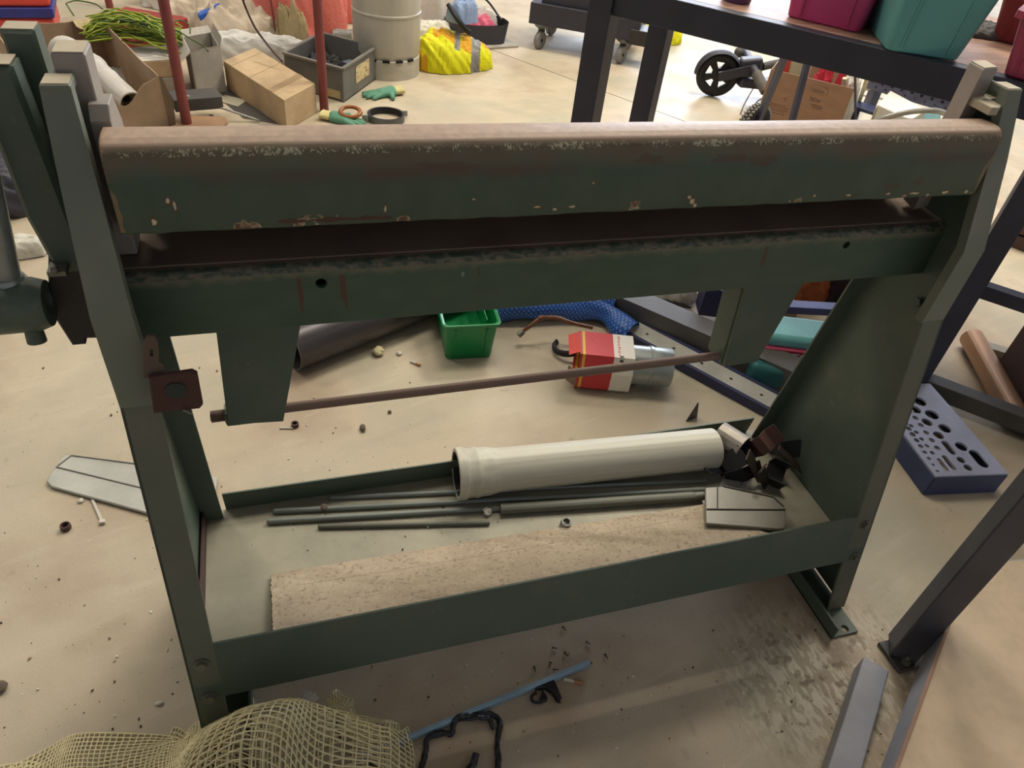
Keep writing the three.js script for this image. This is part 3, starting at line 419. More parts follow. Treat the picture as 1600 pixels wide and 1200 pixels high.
// two fan-shaped plastic panels of the same make
function fanPanel(name, label, pts, y, ribs, m, tilt = 0, o = {}) {
  const P = pts.map(([x, y2]) => { const q = H(x, y2, y + 0.008); return [q.x, q.z]; });
  const c = P.reduce((a, p) => [a[0] + p[0] / P.length, a[1] + p[1] / P.length], [0, 0]);
  const t = thing(name, label, 'cover', V(c[0], y, c[1]), o);
  part(t, 'panel', slabY(P, y, 0.009, { bevel: 0.002 }), m);
  for (const r of ribs) { const q = r.map(([x, y2]) => H(x, y2, y + 0.009).setY(y + 0.0092)); for (let i = 0; i + 1 < q.length; i++) part(t, 'rib', bar(q[i], q[i + 1], 0.003, 0.006, V(0, 1, 0), 0.0008), o.ribMat ?? m); }
  return t;
}
fanPanel('plastic_cover', 'pale grey plastic cover lying on the floor left of the machine', [[73, 752], [78, 742], [98, 714], [104, 711], [212, 723], [340, 745], [330, 815], [236, 803], [80, 760]], 0.003, [[[112, 712], [92, 727], [88, 731]], [[112, 712], [220, 726]], [[88, 730], [228, 764]]], M.greyPlastic, 0, { ribMat: M.greyRib = mat('greyRib', '#8f8d84', 0.5) });
fanPanel('plastic_cover', 'brownish grey plastic cover lying over the board in the tray', [[1103, 818], [1102, 762], [1130, 760], [1210, 777], [1226, 792], [1229, 818], [1226, 826], [1216, 827]], TY + 0.032, [[[1104, 796], [1227, 797]], [[1130, 760], [1208, 777], [1224, 792]], [[1121, 762], [1121, 795]]], M.greyPlasticDark, 0, { ribMat: M.ribDark = mat('ribDark', '#4a463e', 0.5) });
// heap of brackets and sleeves at the right end of the tray
{
  const q0 = H(1133, 684, 0.25), q1 = H(1161, 702, 0.25); const dir = q1.clone().sub(q0).setY(0).normalize();
  const t = thing('metal_sleeve', 'short silver metal sleeve on top of the dark brackets in the tray', 'sleeve', V(q0.x, TY + 0.03, q0.z));
  part(t, 'sleeve', along(lathe([[0.031, 0], [0.036, 0], [0.036, 0.075], [0.031, 0.075], [0.031, 0]], 40), q0.clone().addScaledVector(dir, -0.02), q0.clone().add(dir)), M.sleeve = mat('sleeve', '#b0a79b', 0.4, 0.3));
  part(t, 'liner', along(lathe([[0.018, 0.03], [0.0275, 0.03], [0.0275, 0.074], [0.018, 0.07], [0.018, 0.03]], 32), q0.clone().addScaledVector(dir, -0.02), q0.clone().add(dir)), M.black);
  // strip bent along a path in its own plane
  const strip = (path, w, th2) => { const a = path, up = [], dn = []; for (let i = 0; i < a.length; i++) { const p = a[Math.max(0, i - 1)], n = a[Math.min(a.length - 1, i + 1)], d = Math.hypot(n[0] - p[0], n[1] - p[1]), nx = -(n[1] - p[1]) / d * th2 / 2, ny = (n[0] - p[0]) / d * th2 / 2; up.push([a[i][0] + nx, a[i][1] + ny]); dn.unshift([a[i][0] - nx, a[i][1] - ny]); } const g = slab([...up, ...dn], w, { bevel: 0.0006 }); g.translate(0, 0, -w / 2); return bu(g); };
  const list = [
    [[[-0.05, -0.03], [-0.045, 0.0], [0.0, 0.045], [0.03, 0.0], [0.036, -0.003], [0.045, 0.006]], 0.055, 1150, 716, 0.222, [0.5, 0.35, 0.1], 'peaked dark steel bracket just below the silver sleeve', M.darkSteel],
    [[[-0.05, 0], [0.05, 0], [0.055, 0.02]], 0.035, 1178, 728, 0.235, [0.4, -0.7, -0.75], 'flat steel strip bracket slanting through the middle of the bracket heap', M.rustDark = mat('rustDark', '#4d4036', 0.7)],
    [[[-0.06, 0.01], [-0.04, 0], [0.05, 0]], 0.03, 1190, 752, 0.205, [0.9, -0.85, -0.6], 'narrow steel strip bracket above the plastic panel in the tray', M.rustDark],
    [[[-0.045, -0.02], [-0.02, 0.03], [0.0, 0.035], [0.02, 0.01], [0.05, 0.015]], 0.05, 1192, 690, 0.265, [0.6, 0.5, 0.6], 'rusty folded bracket topmost by the right side plate', M.rust],
    [[[-0.05, 0], [0.0, 0.01], [0.05, 0]], 0.04, 1160, 742, 0.2, [1.1, 0.3, 0.2], 'dark flat bracket lowest in the bracket heap', M.black],
    [[[-0.06, 0], [0.06, 0]], 0.022, 1240, 722, 0.215, [0.2, -0.7, -0.45], 'dusty steel bar reaching from the bracket heap to the side plate', M.rustDark],
    [[[-0.03, 0.02], [-0.03, -0.02], [0.03, -0.02], [0.03, 0.02]], 0.05, 1212, 745, 0.195, [0.3, 0.9, 0.2], 'dark channel bracket beside the right side plate', M.darkSteel],
    [[[-0.03, 0.01], [-0.01, 0.0], [0.015, 0.012], [0.03, 0.0]], 0.02, 1112, 738, 0.2, [-0.4, 0.2, -0.3], 'pale wavy metal clip at the end of the drain pipe', M.slate],
    [[[-0.04, 0], [0.04, 0.006]], 0.05, 1140, 760, 0.185, [0.1, 0.8, 0], 'dark plate under the bracket heap in front', M.darkSteel],
    [[[-0.05, -0.02], [0, 0.02], [0.05, 0.01]], 0.05, 1225, 700, 0.22, [1.0, 0.2, 0.9], 'dark bent plate leaning on the right side plate', M.black],
  ];
  for (const [path, w, px, py, y, r, label, m] of list) { const c = H(px, py, y); const g = strip(path, w, 0.004); g.applyMatrix4(new THREE.Matrix4().makeRotationFromEuler(new THREE.Euler(...r))); g.translate(c.x, c.y, c.z); g.computeBoundingBox(); const lo = g.boundingBox.min.y; if (lo < TY + 0.001) g.translate(0, TY + 0.001 - lo, 0); solo('steel_bracket', label, 'bracket', g, m, null, { group: 'brackets heaped in the tray' }); }
  const bl = H(1113, 719, 0.19); solo('rubber_ball', 'dark round rubber knob between the drain pipe and the brackets', 'knob', NI(new THREE.SphereGeometry(0.022, 24, 16).scale(1, 0.9, 1).translate(bl.x, TY + 0.02, bl.z)), M.rubber);
}

// ---------------------------------------------------------------- small things on the floor around the machine
{
  const n = H(103, 824, 0.005), g = lathe([[0.0075, 0], [0.0115, 0], [0.0125, 0.003], [0.0125, 0.011], [0.0115, 0.014], [0.0085, 0.014], [0.0075, 0.011], [0.0075, 0]], 24); g.translate(n.x, 0.001, n.z); solo('pipe_nut', 'small brown ring nut lying left of the machine', 'nut', g, M.brown);
  const m2 = H(461, 664, 0.005), g2 = lathe([[0.007, 0], [0.011, 0], [0.011, 0.012], [0.007, 0.012], [0.007, 0]], 24); g2.translate(m2.x, 0.001, m2.z); solo('pipe_nut', 'small dark ring nut beside a white stick behind the machine', 'nut', g2, M.brown);
  const s0 = H(437, 669, 0.003).setY(0.003), s1 = H(458, 669, 0.003).setY(0.003); solo('white_stick', 'thin white stick pointing at the ring nut behind the machine', 'stick', cyl(s0, s1, 0.0025, 0.0025, 10), M.whiteCard);
  const k0 = H(144, 780, 0.004).setY(0.004), k1 = H(160, 816, 0.004).setY(0.004); const t = thing('cable_tie', 'white plastic cable tie sticking out from under the pale plastic cover', 'cable tie', k1.clone().setY(0)); part(t, 'strap', bar(k0, k1, 0.007, 0.003), M.whiteCard); part(t, 'tie_head', box(0.014, 0.009, 0.011, k1.x, 0.006, k1.z, 0.002), M.whiteCard);
  // bluish steel bar
  const b0 = H(560, 1186, 0.012).setY(0.011), b1 = H(921, 1036, 0.012).setY(0.011); solo('steel_strip', 'long bluish steel bar lying on the floor in front of the machine', 'bar', bar(b0, b1, 0.01, 0.02, V(0, 1, 0), 0.002), M.bluish);
  // cigarette ends
  const butt = (label, a, b) => { const A = H(...a, 0.005).setY(0.0048), B = H(...b, 0.005).setY(0.0048); const c = thing('cigarette_butt', label, 'cigarette', A.clone().setY(0)); const d = B.clone().sub(A), mid = A.clone().addScaledVector(d, 0.55); part(c, 'paper', along(lathe([[0, 0], [0.0035, 0], [0.0038, d.length() * 0.25], [0.0032, d.length() * 0.4], [0.004, d.length() * 0.55], [0, d.length() * 0.55]], 14), A, B), M.whiteCard); part(c, 'filter', along(lathe([[0, 0], [0.0041, 0], [0.0043, d.length() * 0.43], [0.003, d.length() * 0.45], [0, d.length() * 0.45]], 14), mid, B), M.filter ??= mat('filter', '#c08a58', 0.8)); };
  butt('crushed cigarette butt by the end of the bluish steel bar', [881, 1061], [910, 1067]);
  butt('cigarette butt on the floor behind the machine near the green bin', [641, 564], [657, 571]);
  // black plastic clip
  const C = (px, py, y = 0.006) => { const q = H(px, py, y); q.y = y; return q; };
  const cl = thing('plastic_clip', 'black plastic clip with a split ring below the bluish bar', 'clip', C(848, 1088, 0));
  part(cl, 'split_ring', tube([C(838, 1082, 0.012), C(831, 1088, 0.012), C(833, 1096, 0.012), C(843, 1097, 0.012), C(853, 1093, 0.012), C(851, 1085, 0.012)], 0.0035, 40, 8), M.black);
  part(cl, 'arm', slabY([C(832, 1074), C(862, 1064), C(866, 1066), C(877, 1092), C(875, 1098), C(870, 1097), C(862, 1084), C(852, 1077), C(836, 1078)].map((q) => [q.x, q.z]), 0.001, 0.014, { bevel: 0.002 }), M.black);
  part(cl, 'tongue', slabY([C(847, 1078), C(853, 1090), C(846, 1099), C(842, 1094), C(845, 1088)].map((q) => [q.x, q.z]), 0.001, 0.012, { bevel: 0.001 }), M.black);
  // black plastic-wrapped cable loop
  const cab = thing('black_cable', 'crumpled black taped cable loop on the floor by the netting', 'cable', C(720, 1160, 0));
  const wob = (pts, r, s) => { const g = tube(pts, r, 110, 10), p = g.attributes.position, nn = g.attributes.normal; for (let i = 0; i < p.count; i++) { const k = (noise3(p.getX(i) * 150, p.getY(i) * 150, p.getZ(i) * 150, s) - 0.5) * r * 1.1; p.setXYZ(i, p.getX(i) + nn.getX(i) * k, Math.max(0.001, p.getY(i) + nn.getY(i) * k), p.getZ(i) + nn.getZ(i) * k); } g.computeVertexNormals(); return g; };
  part(cab, 'cable', wob([C(655, 1215), C(664, 1180), C(668, 1155, 0.012), C(690, 1146), C(706, 1146), C(709, 1130, 0.014), C(716, 1121, 0.02), C(745, 1116, 0.014), C(770, 1117), C(781, 1130), C(777, 1160), C(779, 1185), C(776, 1220)], 0.0062, 5), M.cableBlack = mat('cableBlack', '#26282c', 0.35));
  part(cab, 'loose_end', wob([C(711, 1124), C(740, 1122, 0.016), C(762, 1122, 0.012), C(771, 1140)], 0.005, 8), M.cableBlack);
  part(cab, 'loose_end', wob([C(744, 1176, 0.02), C(741, 1190, 0.014), C(731, 1205), C(722, 1225)], 0.0075, 11), M.cableBlack);
  // screws near the bar
  for (const [px, py, a] of [[864, 1012, 0.4], [883, 1020, 1.2], [860, 1036, 2.2], [866, 1046, 0.2], [835, 1043, 1.6], [917, 1003, 0.9], [946, 1023, 1.4], [880, 980, 1.2]]) { const q = H(px, py, 0.003), d = V(Math.cos(a), 0, Math.sin(a)); const e = q.clone().setY(0.003); solo('loose_screw', 'tiny screw lying in the shade under the tray', 'screw', merge([cyl(e, e.clone().addScaledVector(d, 0.011), 0.0016, 0.0009, 8), cyl(e.clone().addScaledVector(d, -0.002), e, 0.003, 0.0022, 10)]), M.darkSteel, null, { group: 'screws scattered under the tray' }); }
  // lumps
  const lump = (name, label, cat2, px, py, r, m, sc = [1, 0.6, 1]) => { const q = H(px, py, 0), g = NI(new THREE.IcosahedronGeometry(r, 2)), p = g.attributes.position; for (let i = 0; i < p.count; i++) { const k = 0.65 + 0.7 * noise3(p.getX(i) / r * 2, p.getY(i) / r * 2, p.getZ(i) / r * 2, Math.round(px)); p.setXYZ(i, p.getX(i) * k * sc[0], p.getY(i) * k * sc[1], p.getZ(i) * k * sc[2]); } g.computeVertexNormals(); g.computeBoundingBox(); g.translate(q.x, -g.boundingBox.min.y + 0.0005, q.z); return solo(name, label, cat2, g, m); };
  lump('foam_scrap', 'cream lump of foam on the floor left of the green bin', 'foam', 592, 553, 0.02, M.foam);
  lump('foam_scrap', 'small pale flake on the floor between the foam lump and the green bin', 'foam', 624, 554, 0.009, M.whiteCard);
  lump('dirt_clod', 'brown clod of dirt on the floor behind the tension rod', 'dirt', 567, 671, 0.012, M.dirt, [0.7, 0.5, 1.3]);
  lump('dirt_clod', 'dark little clod right of the brown dirt clod', 'dirt', 609, 645, 0.006, M.dirt);
  lump('stone_chip', 'white stone chip in front of the pale plastic cover', 'chip', 127, 784, 0.007, M.whiteCard);
  lump('stone_chip', 'brown stone chip at the left edge of the floor', 'chip', 3, 1076, 0.012, M.dirt);
  lump('stone_chip', 'pale chip on the shaded floor left of the front leg', 'chip', 249, 1100, 0.007, M.whiteCard, [1.2, 0.5, 0.6]);
  lump('foam_scrap', 'cream crumb under the tension rod near the boxed tin', 'foam', 990, 594, 0.013, M.foam);
  // crumbs nobody could count
  const cg = new THREE.IcosahedronGeometry(0.0021, 0), inst = new THREE.InstancedMesh(cg, new THREE.MeshPhysicalMaterial({ color: 0xffffff, roughness: 0.9 }), 900), mm = new THREE.Matrix4(), col = new THREE.Color();
  for (let i = 0; i < 900; i++) { let q; if (i < 450) q = H(rr(-40, 700), rr(560, 1180), 0); else if (i < 640) q = H(rr(330, 1290), rr(790, 860), TY); else q = H(rr(700, 1380), rr(980, 1200), 0); if (i >= 450 && i < 640 && (q.z < -1.15 || q.z > -0.8 || q.x > 1.2 || q.x < -0.2)) q = H(rr(350, 480), rr(640, 740), 0); const s = 0.35 + 1.3 * Math.pow(rnd(), 3); mm.makeRotationFromEuler(new THREE.Euler(rr(0, 6), rr(0, 6), rr(0, 6))); mm.scale(V(s * rr(0.6, 1.8), s * 0.6, s)); mm.setPosition(q.x, q.y + 0.0012 * s, q.z); inst.setMatrixAt(i, mm); const k = rnd(); inst.setColorAt(i, k < 0.45 ? col.setRGB(0.75, 0.7, 0.58) : k < 0.75 ? col.setRGB(0.09, 0.06, 0.045) : col.setRGB(0.3, 0.2, 0.13)); }
  inst.name = 'floor_crumbs'; inst.castShadow = inst.receiveShadow = true; tag(inst, 'pale and dark crumbs of grit scattered over the concrete floor', 'grit', null, 'stuff'); scene.add(inst);
}
// ---------------------------------------------------------------- netting heap in front
{
  const t = thing('netting_sack', 'heap of straw coloured netting bunched up in the foreground', 'netting', V(-0.2, 0, -0.6));
  // height of the bunched net over the floor
  const bump = (x, z, cx, cz, rx, rz, h, a = 0) => { const dx = x - cx, dz = z - cz, c = Math.cos(a), s = Math.sin(a), u = (dx * c + dz * s) / rx, v = (-dx * s + dz * c) / rz, q = u * u + v * v; return h * Math.exp(-q * 1.4); };
  const hgt = (x, z, k) => Math.max(0.004, bump(x, z, -0.10, -0.635, 0.25, 0.13, 0.27, 0.12) + bump(x, z, 0.05, -0.50, 0.1, 0.07, 0.09, 0.5) + bump(x, z, -0.55, -0.62, 0.1, 0.09, 0.12) + bump(x, z, -0.33, -0.56, 0.2, 0.1, 0.09) + 0.03 * (fbm(x * 9 + 3 + k, z * 9 + k * 3, 5, 3) - 0.5) + 0.012 * Math.abs(2 * fbm(x * 26 + z * 8, z * 20, 9, 2) - 1)) ;
  const layer = (fn, nu, nv, seg, r) => { const out = []; for (let i = 0; i <= nu; i++) { const p = []; for (let k = 0; k <= seg; k++) p.push(fn(i / nu, k / seg)); out.push(NI(new THREE.TubeGeometry(new THREE.CatmullRomCurve3(p), seg, r, 4))); } for (let j = 0; j <= nv; j++) { const p = []; for (let k = 0; k <= seg; k++) p.push(fn(k / seg, j / nv)); out.push(NI(new THREE.TubeGeometry(new THREE.CatmullRomCurve3(p), seg, r, 4))); } return merge(out); };
  const net = (a, m, k, dy = 0) => (u, v) => { const x = lerp(a[0], a[1], u) + 0.03 * Math.sin(v * 5 + k) * (1 - u * 0.5) + 0.02 * Math.sin(u * 14 + k), z = lerp(a[2], a[3], v) + 0.035 * Math.sin(u * 7 + k * 2) + m * (u - 0.5); const e = Math.min(u, 1 - u, v) * 8; return V(x, Math.max(0.004, (hgt(x, z, k) + dy) * clamp(0.1 + e)), z); };
  M.net = new THREE.MeshPhysicalMaterial({ color: new THREE.Color('#e6dbae'), roughness: 0.6, side: THREE.DoubleSide });
  part(t, 'net_layer', layer(net([-0.36, 0.11, -0.72, -0.40], 0.05, 1, 0.012), 36, 32, 60, 0.0016), M.net);
  part(t, 'net_layer', layer(net([-0.36, 0.12, -0.71, -0.38], 0.10, 2.3, -0.006), 38, 33, 60, 0.0015), M.net);
  part(t, 'net_layer', layer(net([-0.70, -0.18, -0.79, -0.42], 0.0, 4, 0.004), 64, 44, 70, 0.0017), M.net);
  part(t, 'net_layer', layer(net([-0.68, -0.16, -0.77, -0.40], -0.03, 5.1, -0.012), 66, 46, 70, 0.0016), M.net);
  // gathered tufts tied with dark twine
  const tuft = (a, b, r0, r1) => { const d = b.clone().sub(a).normalize(), s = V().crossVectors(d, V(0, 1, 0)).normalize(), u = V().crossVectors(s, d), out = []; for (let i = 0; i < 26; i++) { const an = i / 26 * 6.283, p = []; for (let k = 0; k <= 8; k++) { const f = k / 8, r = lerp(r0, r1, f * f) * (1 + 0.25 * Math.sin(an * 5 + k)); p.push(a.clone().lerp(b, f).addScaledVector(s, Math.cos(an + f) * r).addScaledVector(u, Math.sin(an + f) * r * 0.6)); } out.push(NI(new THREE.TubeGeometry(new THREE.CatmullRomCurve3(p), 8, 0.0012, 4))); } for (let k = 1; k <= 8; k++) { const f = k / 8, p = []; for (let i = 0; i < 16; i++) { const an = i / 16 * 6.283, r = lerp(r0, r1, f * f) * (1 + 0.25 * Math.sin(an * 5 + k)); p.push(a.clone().lerp(b, f).addScaledVector(s, Math.cos(an + f) * r).addScaledVector(u, Math.sin(an + f) * r * 0.6)); } out.push(NI(new THREE.TubeGeometry(new THREE.CatmullRomCurve3(p, true), 24, 0.0011, 4))); } return merge(out); };
  part(t, 'net_tuft', tuft(H(505, 1125, 0.15), H(535, 1098, 0.12), 0.008, 0.03), M.net);
  part(t, 'net_tuft', tuft(H(530, 1148, 0.1), H(556, 1130, 0.08), 0.008, 0.028), M.net);
  part(t, 'net_tuft', tuft(H(470, 1110, 0.16), H(486, 1086, 0.15), 0.006, 0.014), M.whiteBag);
  for (const [a, b] of [[[510, 1104], [528, 1134]], [[528, 1140], [534, 1156]], [[572, 1190], [596, 1204]]]) part(t, 'twine', tube([H(...a, 0.155), H((a[0] + b[0]) / 2, (a[1] + b[1]) / 2, 0.158), H(...b, 0.15)], 0.0028, 12, 6), M.black, 'dark twine');
}

// ---------------------------------------------------------------- things on the floor behind the machine
{
  // green open plastic bin: tapered shell with a rolled rim
  const f0 = H(697, 562), f1 = H(767, 558), d = f1.clone().sub(f0).setY(0), w = d.length(); d.normalize(); const n = V(d.z, 0, -d.x); if (n.z > 0) n.negate();
  const L = 0.3, h = 0.155, fl = 0.012, C = (s, t, y) => f0.clone().addScaledVector(d, s).addScaledVector(n, t).setY(y);
  const t = thing('storage_bin', 'bright green plastic storage bin standing behind the machine', 'bin', C(w / 2, L / 2, 0));
  const ringPts = (e, y, r = 0.018) => { const out = []; for (const [cx, cz, a0] of [[w + e - r, -e + r, -90], [w + e - r, L + e - r, 0], [-e + r, L + e - r, 90], [-e + r, -e + r, 180]]) for (let i = 0; i <= 5; i++) { const a = (a0 + i * 18) * Math.PI / 180; out.push(C(cx + r * Math.cos(a), cz + r * Math.sin(a), y)); } return out; };
  const rows = [[0, 0.001], [0.002, 0.004], [fl, h - 0.012], [fl + 0.008, h - 0.012], [fl + 0.009, h - 0.002], [fl + 0.005, h], [fl - 0.002, h - 0.004], [-0.003, 0.006]].map(([e, y]) => ringPts(e, y));
  const N = rows[0].length; part(t, 'shell', toCreasedNormals(grid(N, rows.length - 1, (u, v) => rows[Math.round(v * (rows.length - 1))][Math.round(u * N) % N]), 0.7), M.greenPlastic);
  part(t, 'bottom', slabY(ringPts(-0.002, 0).map((p) => [p.x, p.z]), 0.002, 0.005, { bevel: 0 }), M.greenPlastic);
  for (const s of [0.16, 0.84]) { const a = C(w * s, -0.001, 0.01), b = C(w * s, -fl - 0.001, h - 0.02); part(t, 'rib', bar(a, b, 0.006, 0.006, n), M.greenPlastic); }
  const a0 = C(w * 0.86, L * 0.05, h - 0.03), b0 = C(w * 0.86, L * 0.95, h - 0.03); part(t, 'inner_rib', bar(a0, b0, 0.004, 0.05), M.greenPlastic);

  // dark steel duct lying at an angle
  const e0 = H(452, 545, 0.075).setY(0.079), e1 = H(650, 470, 0.075).setY(0.079); const ax = e1.clone().sub(e0); const s0 = e0.clone(), s1 = e0.clone().addScaledVector(ax, 1.6);
  const LL = s0.distanceTo(s1); solo('steel_duct', 'dark steel duct pipe lying on the floor left of the green bin', 'duct', along(lathe([[0.072, 0], [0.078, 0], [0.078, LL], [0.072, LL], [0.072, 0]], 48), s0, s1), M.duct = mat('duct', '#5b5759', 0.32, 0.5), null);
  // blue mesh roll
  const bt = canvasTex(256, 256, (c, w2, h2) => { c.fillStyle = '#1c4f9a'; c.fillRect(0, 0, w2, h2); for (let i = 0; i < 16; i++) for (let j = 0; j < 16; j++) { c.fillStyle = (i + j) % 2 ? '#5f93d6' : '#123a78'; c.beginPath(); c.ellipse(i * 16 + 8, j * 16 + 8, 6, 4, 0.7, 0, 7); c.fill(); } });
  bt.repeat.set(4, 1.6);
  const mesh = (label, pts, r, sd) => { const g = tube(pts, r, 90, 20), p = g.attributes.position, nn = g.attributes.normal; for (let i = 0; i < p.count; i++) { const k = (noise3(p.getX(i) * 9, p.getY(i) * 14, p.getZ(i) * 9, sd) - 0.5) * r * 1.5; let y = p.getY(i) + nn.getY(i) * k; y = y < 0.003 ? 0.003 : y; p.setXYZ(i, p.getX(i) + nn.getX(i) * k, y, p.getZ(i) + nn.getZ(i) * k); } g.computeVertexNormals(); return solo('blue_mesh_roll', label, 'mesh roll', g, M.blueMesh ??= new THREE.MeshPhysicalMaterial({ map: bt, roughness: 0.45, bumpMap: bt, bumpScale: 0.002, side: THREE.DoubleSide })); };
  mesh('crumpled blue mesh roll lying behind the boxed tin', [H(772, 500).setY(0.04), H(820, 498).setY(0.05), H(880, 495).setY(0.05), H(940, 505).setY(0.04), H(985, 528).setY(0.02)], 0.045, 4);
  mesh('loose fold of blue mesh behind the copper pipe', [H(775, 488).setY(0.05), H(840, 480).setY(0.07), H(900, 486).setY(0.06), H(950, 494).setY(0.03)], 0.05, 14);
  // bent copper pipe with a fitting
  const Q = (x, y, h2 = 0.09) => H(x, y, h2);
  const cp = thing('copper_pipe', 'bent copper pipe with a brass fitting resting on the blue mesh', 'pipe', H(840, 520)); part(cp, 'pipe', tube([Q(814, 520, 0.05), Q(830, 508, 0.08), Q(843, 498, 0.1), Q(855, 496, 0.1), Q(872, 497, 0.1), Q(895, 505, 0.09), Q(925, 512, 0.06)], 0.007, 50, 10), M.copper); part(cp, 'fitting', cyl(Q(810, 524, 0.045), Q(817, 518, 0.055), 0.011, 0.011, 14), M.bolt, 'grey end fitting'); part(cp, 'collar', cyl(Q(842, 499, 0.1), Q(847, 496, 0.102), 0.0095, 0.0095, 14), M.copper);
  // boxed tin: red and white carton with printed side, a grey metal coupling pushed into it
  const A0 = H(905, 513, 0.15), B0 = H(984, 521, 0.15); const ux = B0.clone().sub(A0).setY(0).normalize(), uz = V(-ux.z, 0, ux.x); const Lb = A0.distanceTo(B0) * 1.05; const org = A0.clone().setY(0.003);
  const prof = [[0, 0.02], [0, 0.09], [0.012, 0.1], [0.085, 0.092], [0.1, 0.055], [0.1, 0.012], [0.09, 0.0], [0.012, 0.0]]; // across, height
  const ctex = canvasTex(1024, 512, (c, w2, h2) => { c.fillStyle = '#c8353a'; c.fillRect(0, 0, w2, h2); c.fillStyle = '#e0b23a'; c.fillRect(w2 * 0.05, 0, w2 * 0.05, h2); c.fillStyle = '#e7e1d2'; c.fillRect(w2 * 0.62, 0, w2, h2); c.fillStyle = '#b83a3a'; c.fillRect(0, 0, w2 * 0.05, h2); c.save(); c.translate(w2 * 0.73, h2 * 0.245); c.rotate(Math.PI / 2); c.font = 'bold 66px sans-serif'; c.fillStyle = '#c22a30'; c.textAlign = 'center'; c.fillText('fischer', 0, 30); c.restore(); c.save(); c.translate(w2 * 0.76, h2 * 0.485); c.fillStyle = '#2a2a2c'; c.fillRect(-36, -26, 72, 52); c.fillStyle = '#e7e1d2'; c.beginPath(); c.moveTo(-26, -18); c.lineTo(0, 0); c.lineTo(-26, 18); c.fill(); c.beginPath(); c.moveTo(26, -18); c.lineTo(0, 0); c.lineTo(26, 18); c.fill(); c.restore(); c.fillStyle = 'rgba(40,30,30,0.5)'; c.font = '40px serif'; c.fillText('( (', w2 * 0.22, h2 * 0.2); });
  ctex.wrapS = ctex.wrapT = THREE.ClampToEdgeWrapping;
  const cb = thing('fixings_carton', 'red and white fixings carton with a yellow band and a red printed name', 'carton', org);
  const cum = [0]; for (const q of prof) { q[0] *= 1.5; q[1] *= 1.5; } const loop = [...prof.slice(1), prof[0]]; const vp = [prof[2], prof[3], prof[4], prof[5]];
  const at = (s, q) => org.clone().addScaledVector(ux, s).addScaledVector(uz, q[0]).add(V(0, q[1], 0));
  { const all = [...prof, prof[0]], acc = [0]; for (let i = 1; i < all.length; i++) acc.push(acc[i - 1] + Math.hypot(all[i][0] - all[i - 1][0], all[i][1] - all[i - 1][1])); const g = grid(1, all.length - 1, (u, v) => at(u * Lb, all[Math.round(v * (all.length - 1))])); const uv2 = grid(1, all.length - 1, (u, v) => V(u, 1 - clamp((acc[Math.round(v * (all.length - 1))] - acc[2]) / (acc[5] - acc[2])), 0)), arr = []; for (let i = 0; i < uv2.attributes.position.count; i++) arr.push(uv2.attributes.position.getX(i), uv2.attributes.position.getY(i)); g.setAttribute('uv', new THREE.Float32BufferAttribute(arr, 2)); part(cb, 'printed_sleeve', toCreasedNormals(g, 0.3), new THREE.MeshPhysicalMaterial({ map: ctex, roughness: 0.5, side: THREE.DoubleSide })); }
  part(cb, 'end_flap', grid(1, 1, (u, v) => at(-0.03 * v, [0.15 - 0.03 * v, lerp(0.018, 0.08, u)])), M.cardDark); part(cb, 'end_flap', grid(1, 1, (u, v) => at(-0.035 * v, [lerp(0.018, 0.128, u), 0.147 - 0.018 * v])), M.redPlastic);
  const g0 = at(Lb - 0.02, [0.075, 0.075]), g1 = at(Lb + 0.135, [0.075, 0.075]); const LL2 = g0.distanceTo(g1); solo('metal_coupling', 'ribbed grey metal coupling tin sticking out of the red carton', 'coupling', along(lathe([[0.055, 0], [0.066, 0], [0.066, 0.078], [0.0685, 0.08], [0.0685, 0.09], [0.066, 0.092], [0.066, LL2 - 0.004], [0.064, LL2], [0.058, LL2], [0.058, LL2 - 0.03], [0, LL2 - 0.03]], 48), g0, g1), M.galv);
  // black strap ring
  const rc = H(890, 540, 0.03); const rg = NI(new THREE.TorusGeometry(0.055, 0.008, 10, 48, 4.9)); rg.scale(1, 1, 1.6); rg.rotateX(Math.PI / 2 - 0.25); rg.rotateY(0.8); rg.translate(rc.x, 0.03, rc.z); solo('black_strap', 'black rubber strap ring left of the red carton', 'strap', rg, M.rubber);
  // dark square tube on the floor
  const q0 = V(0.955, 0.05, -2.36), q1 = V(1.78, 0.05, -1.36); solo('square_tube', 'dark square steel tube lying slantwise under the workbench', 'tube', tubeBar(q0, q1, 0.1, 0.1, 0.006), M.sqTube = mat('sqTube', '#6a6660', 0.5, 0.2), null);
  // pale channel with blue edges and bolt holes
  const c0 = V(1.20, 0.02, -1.915), c1 = V(1.60, 0.02, -1.30), cd = c1.clone().sub(c0), cl = cd.length(); cd.normalize(); const cs = V().crossVectors(cd, V(0, 1, 0)).normalize();
  const ch = thing('blue_edged_channel', 'pale metal channel with navy edges and bolt holes behind the tray', 'channel', c0.clone().lerp(c1, 0.5).setY(0));
  { const holes = []; for (let i = 0; i < 6; i++) holes.push([0.06 + i * 0.115, 0, 0.006]); const g = slab([[0, -0.042], [cl, -0.042], [cl, 0.042], [0, 0.042]], 0.004, { bevel: 0, holes }); g.rotateX(-Math.PI / 2); const b = bu(g); b.applyMatrix4(new THREE.Matrix4().makeBasis(cd, V(0, 1, 0), cs).setPosition(c0.clone().setY(0.03))); part(ch, 'web', b, M.greyPlastic); for (const s of [-1, 1]) part(ch, 'edge', bar(c0.clone().addScaledVector(cs, 0.05 * s).setY(0.02), c1.clone().addScaledVector(cs, 0.05 * s).setY(0.02), 0.016, 0.036), M.navy, 'navy edge'); }
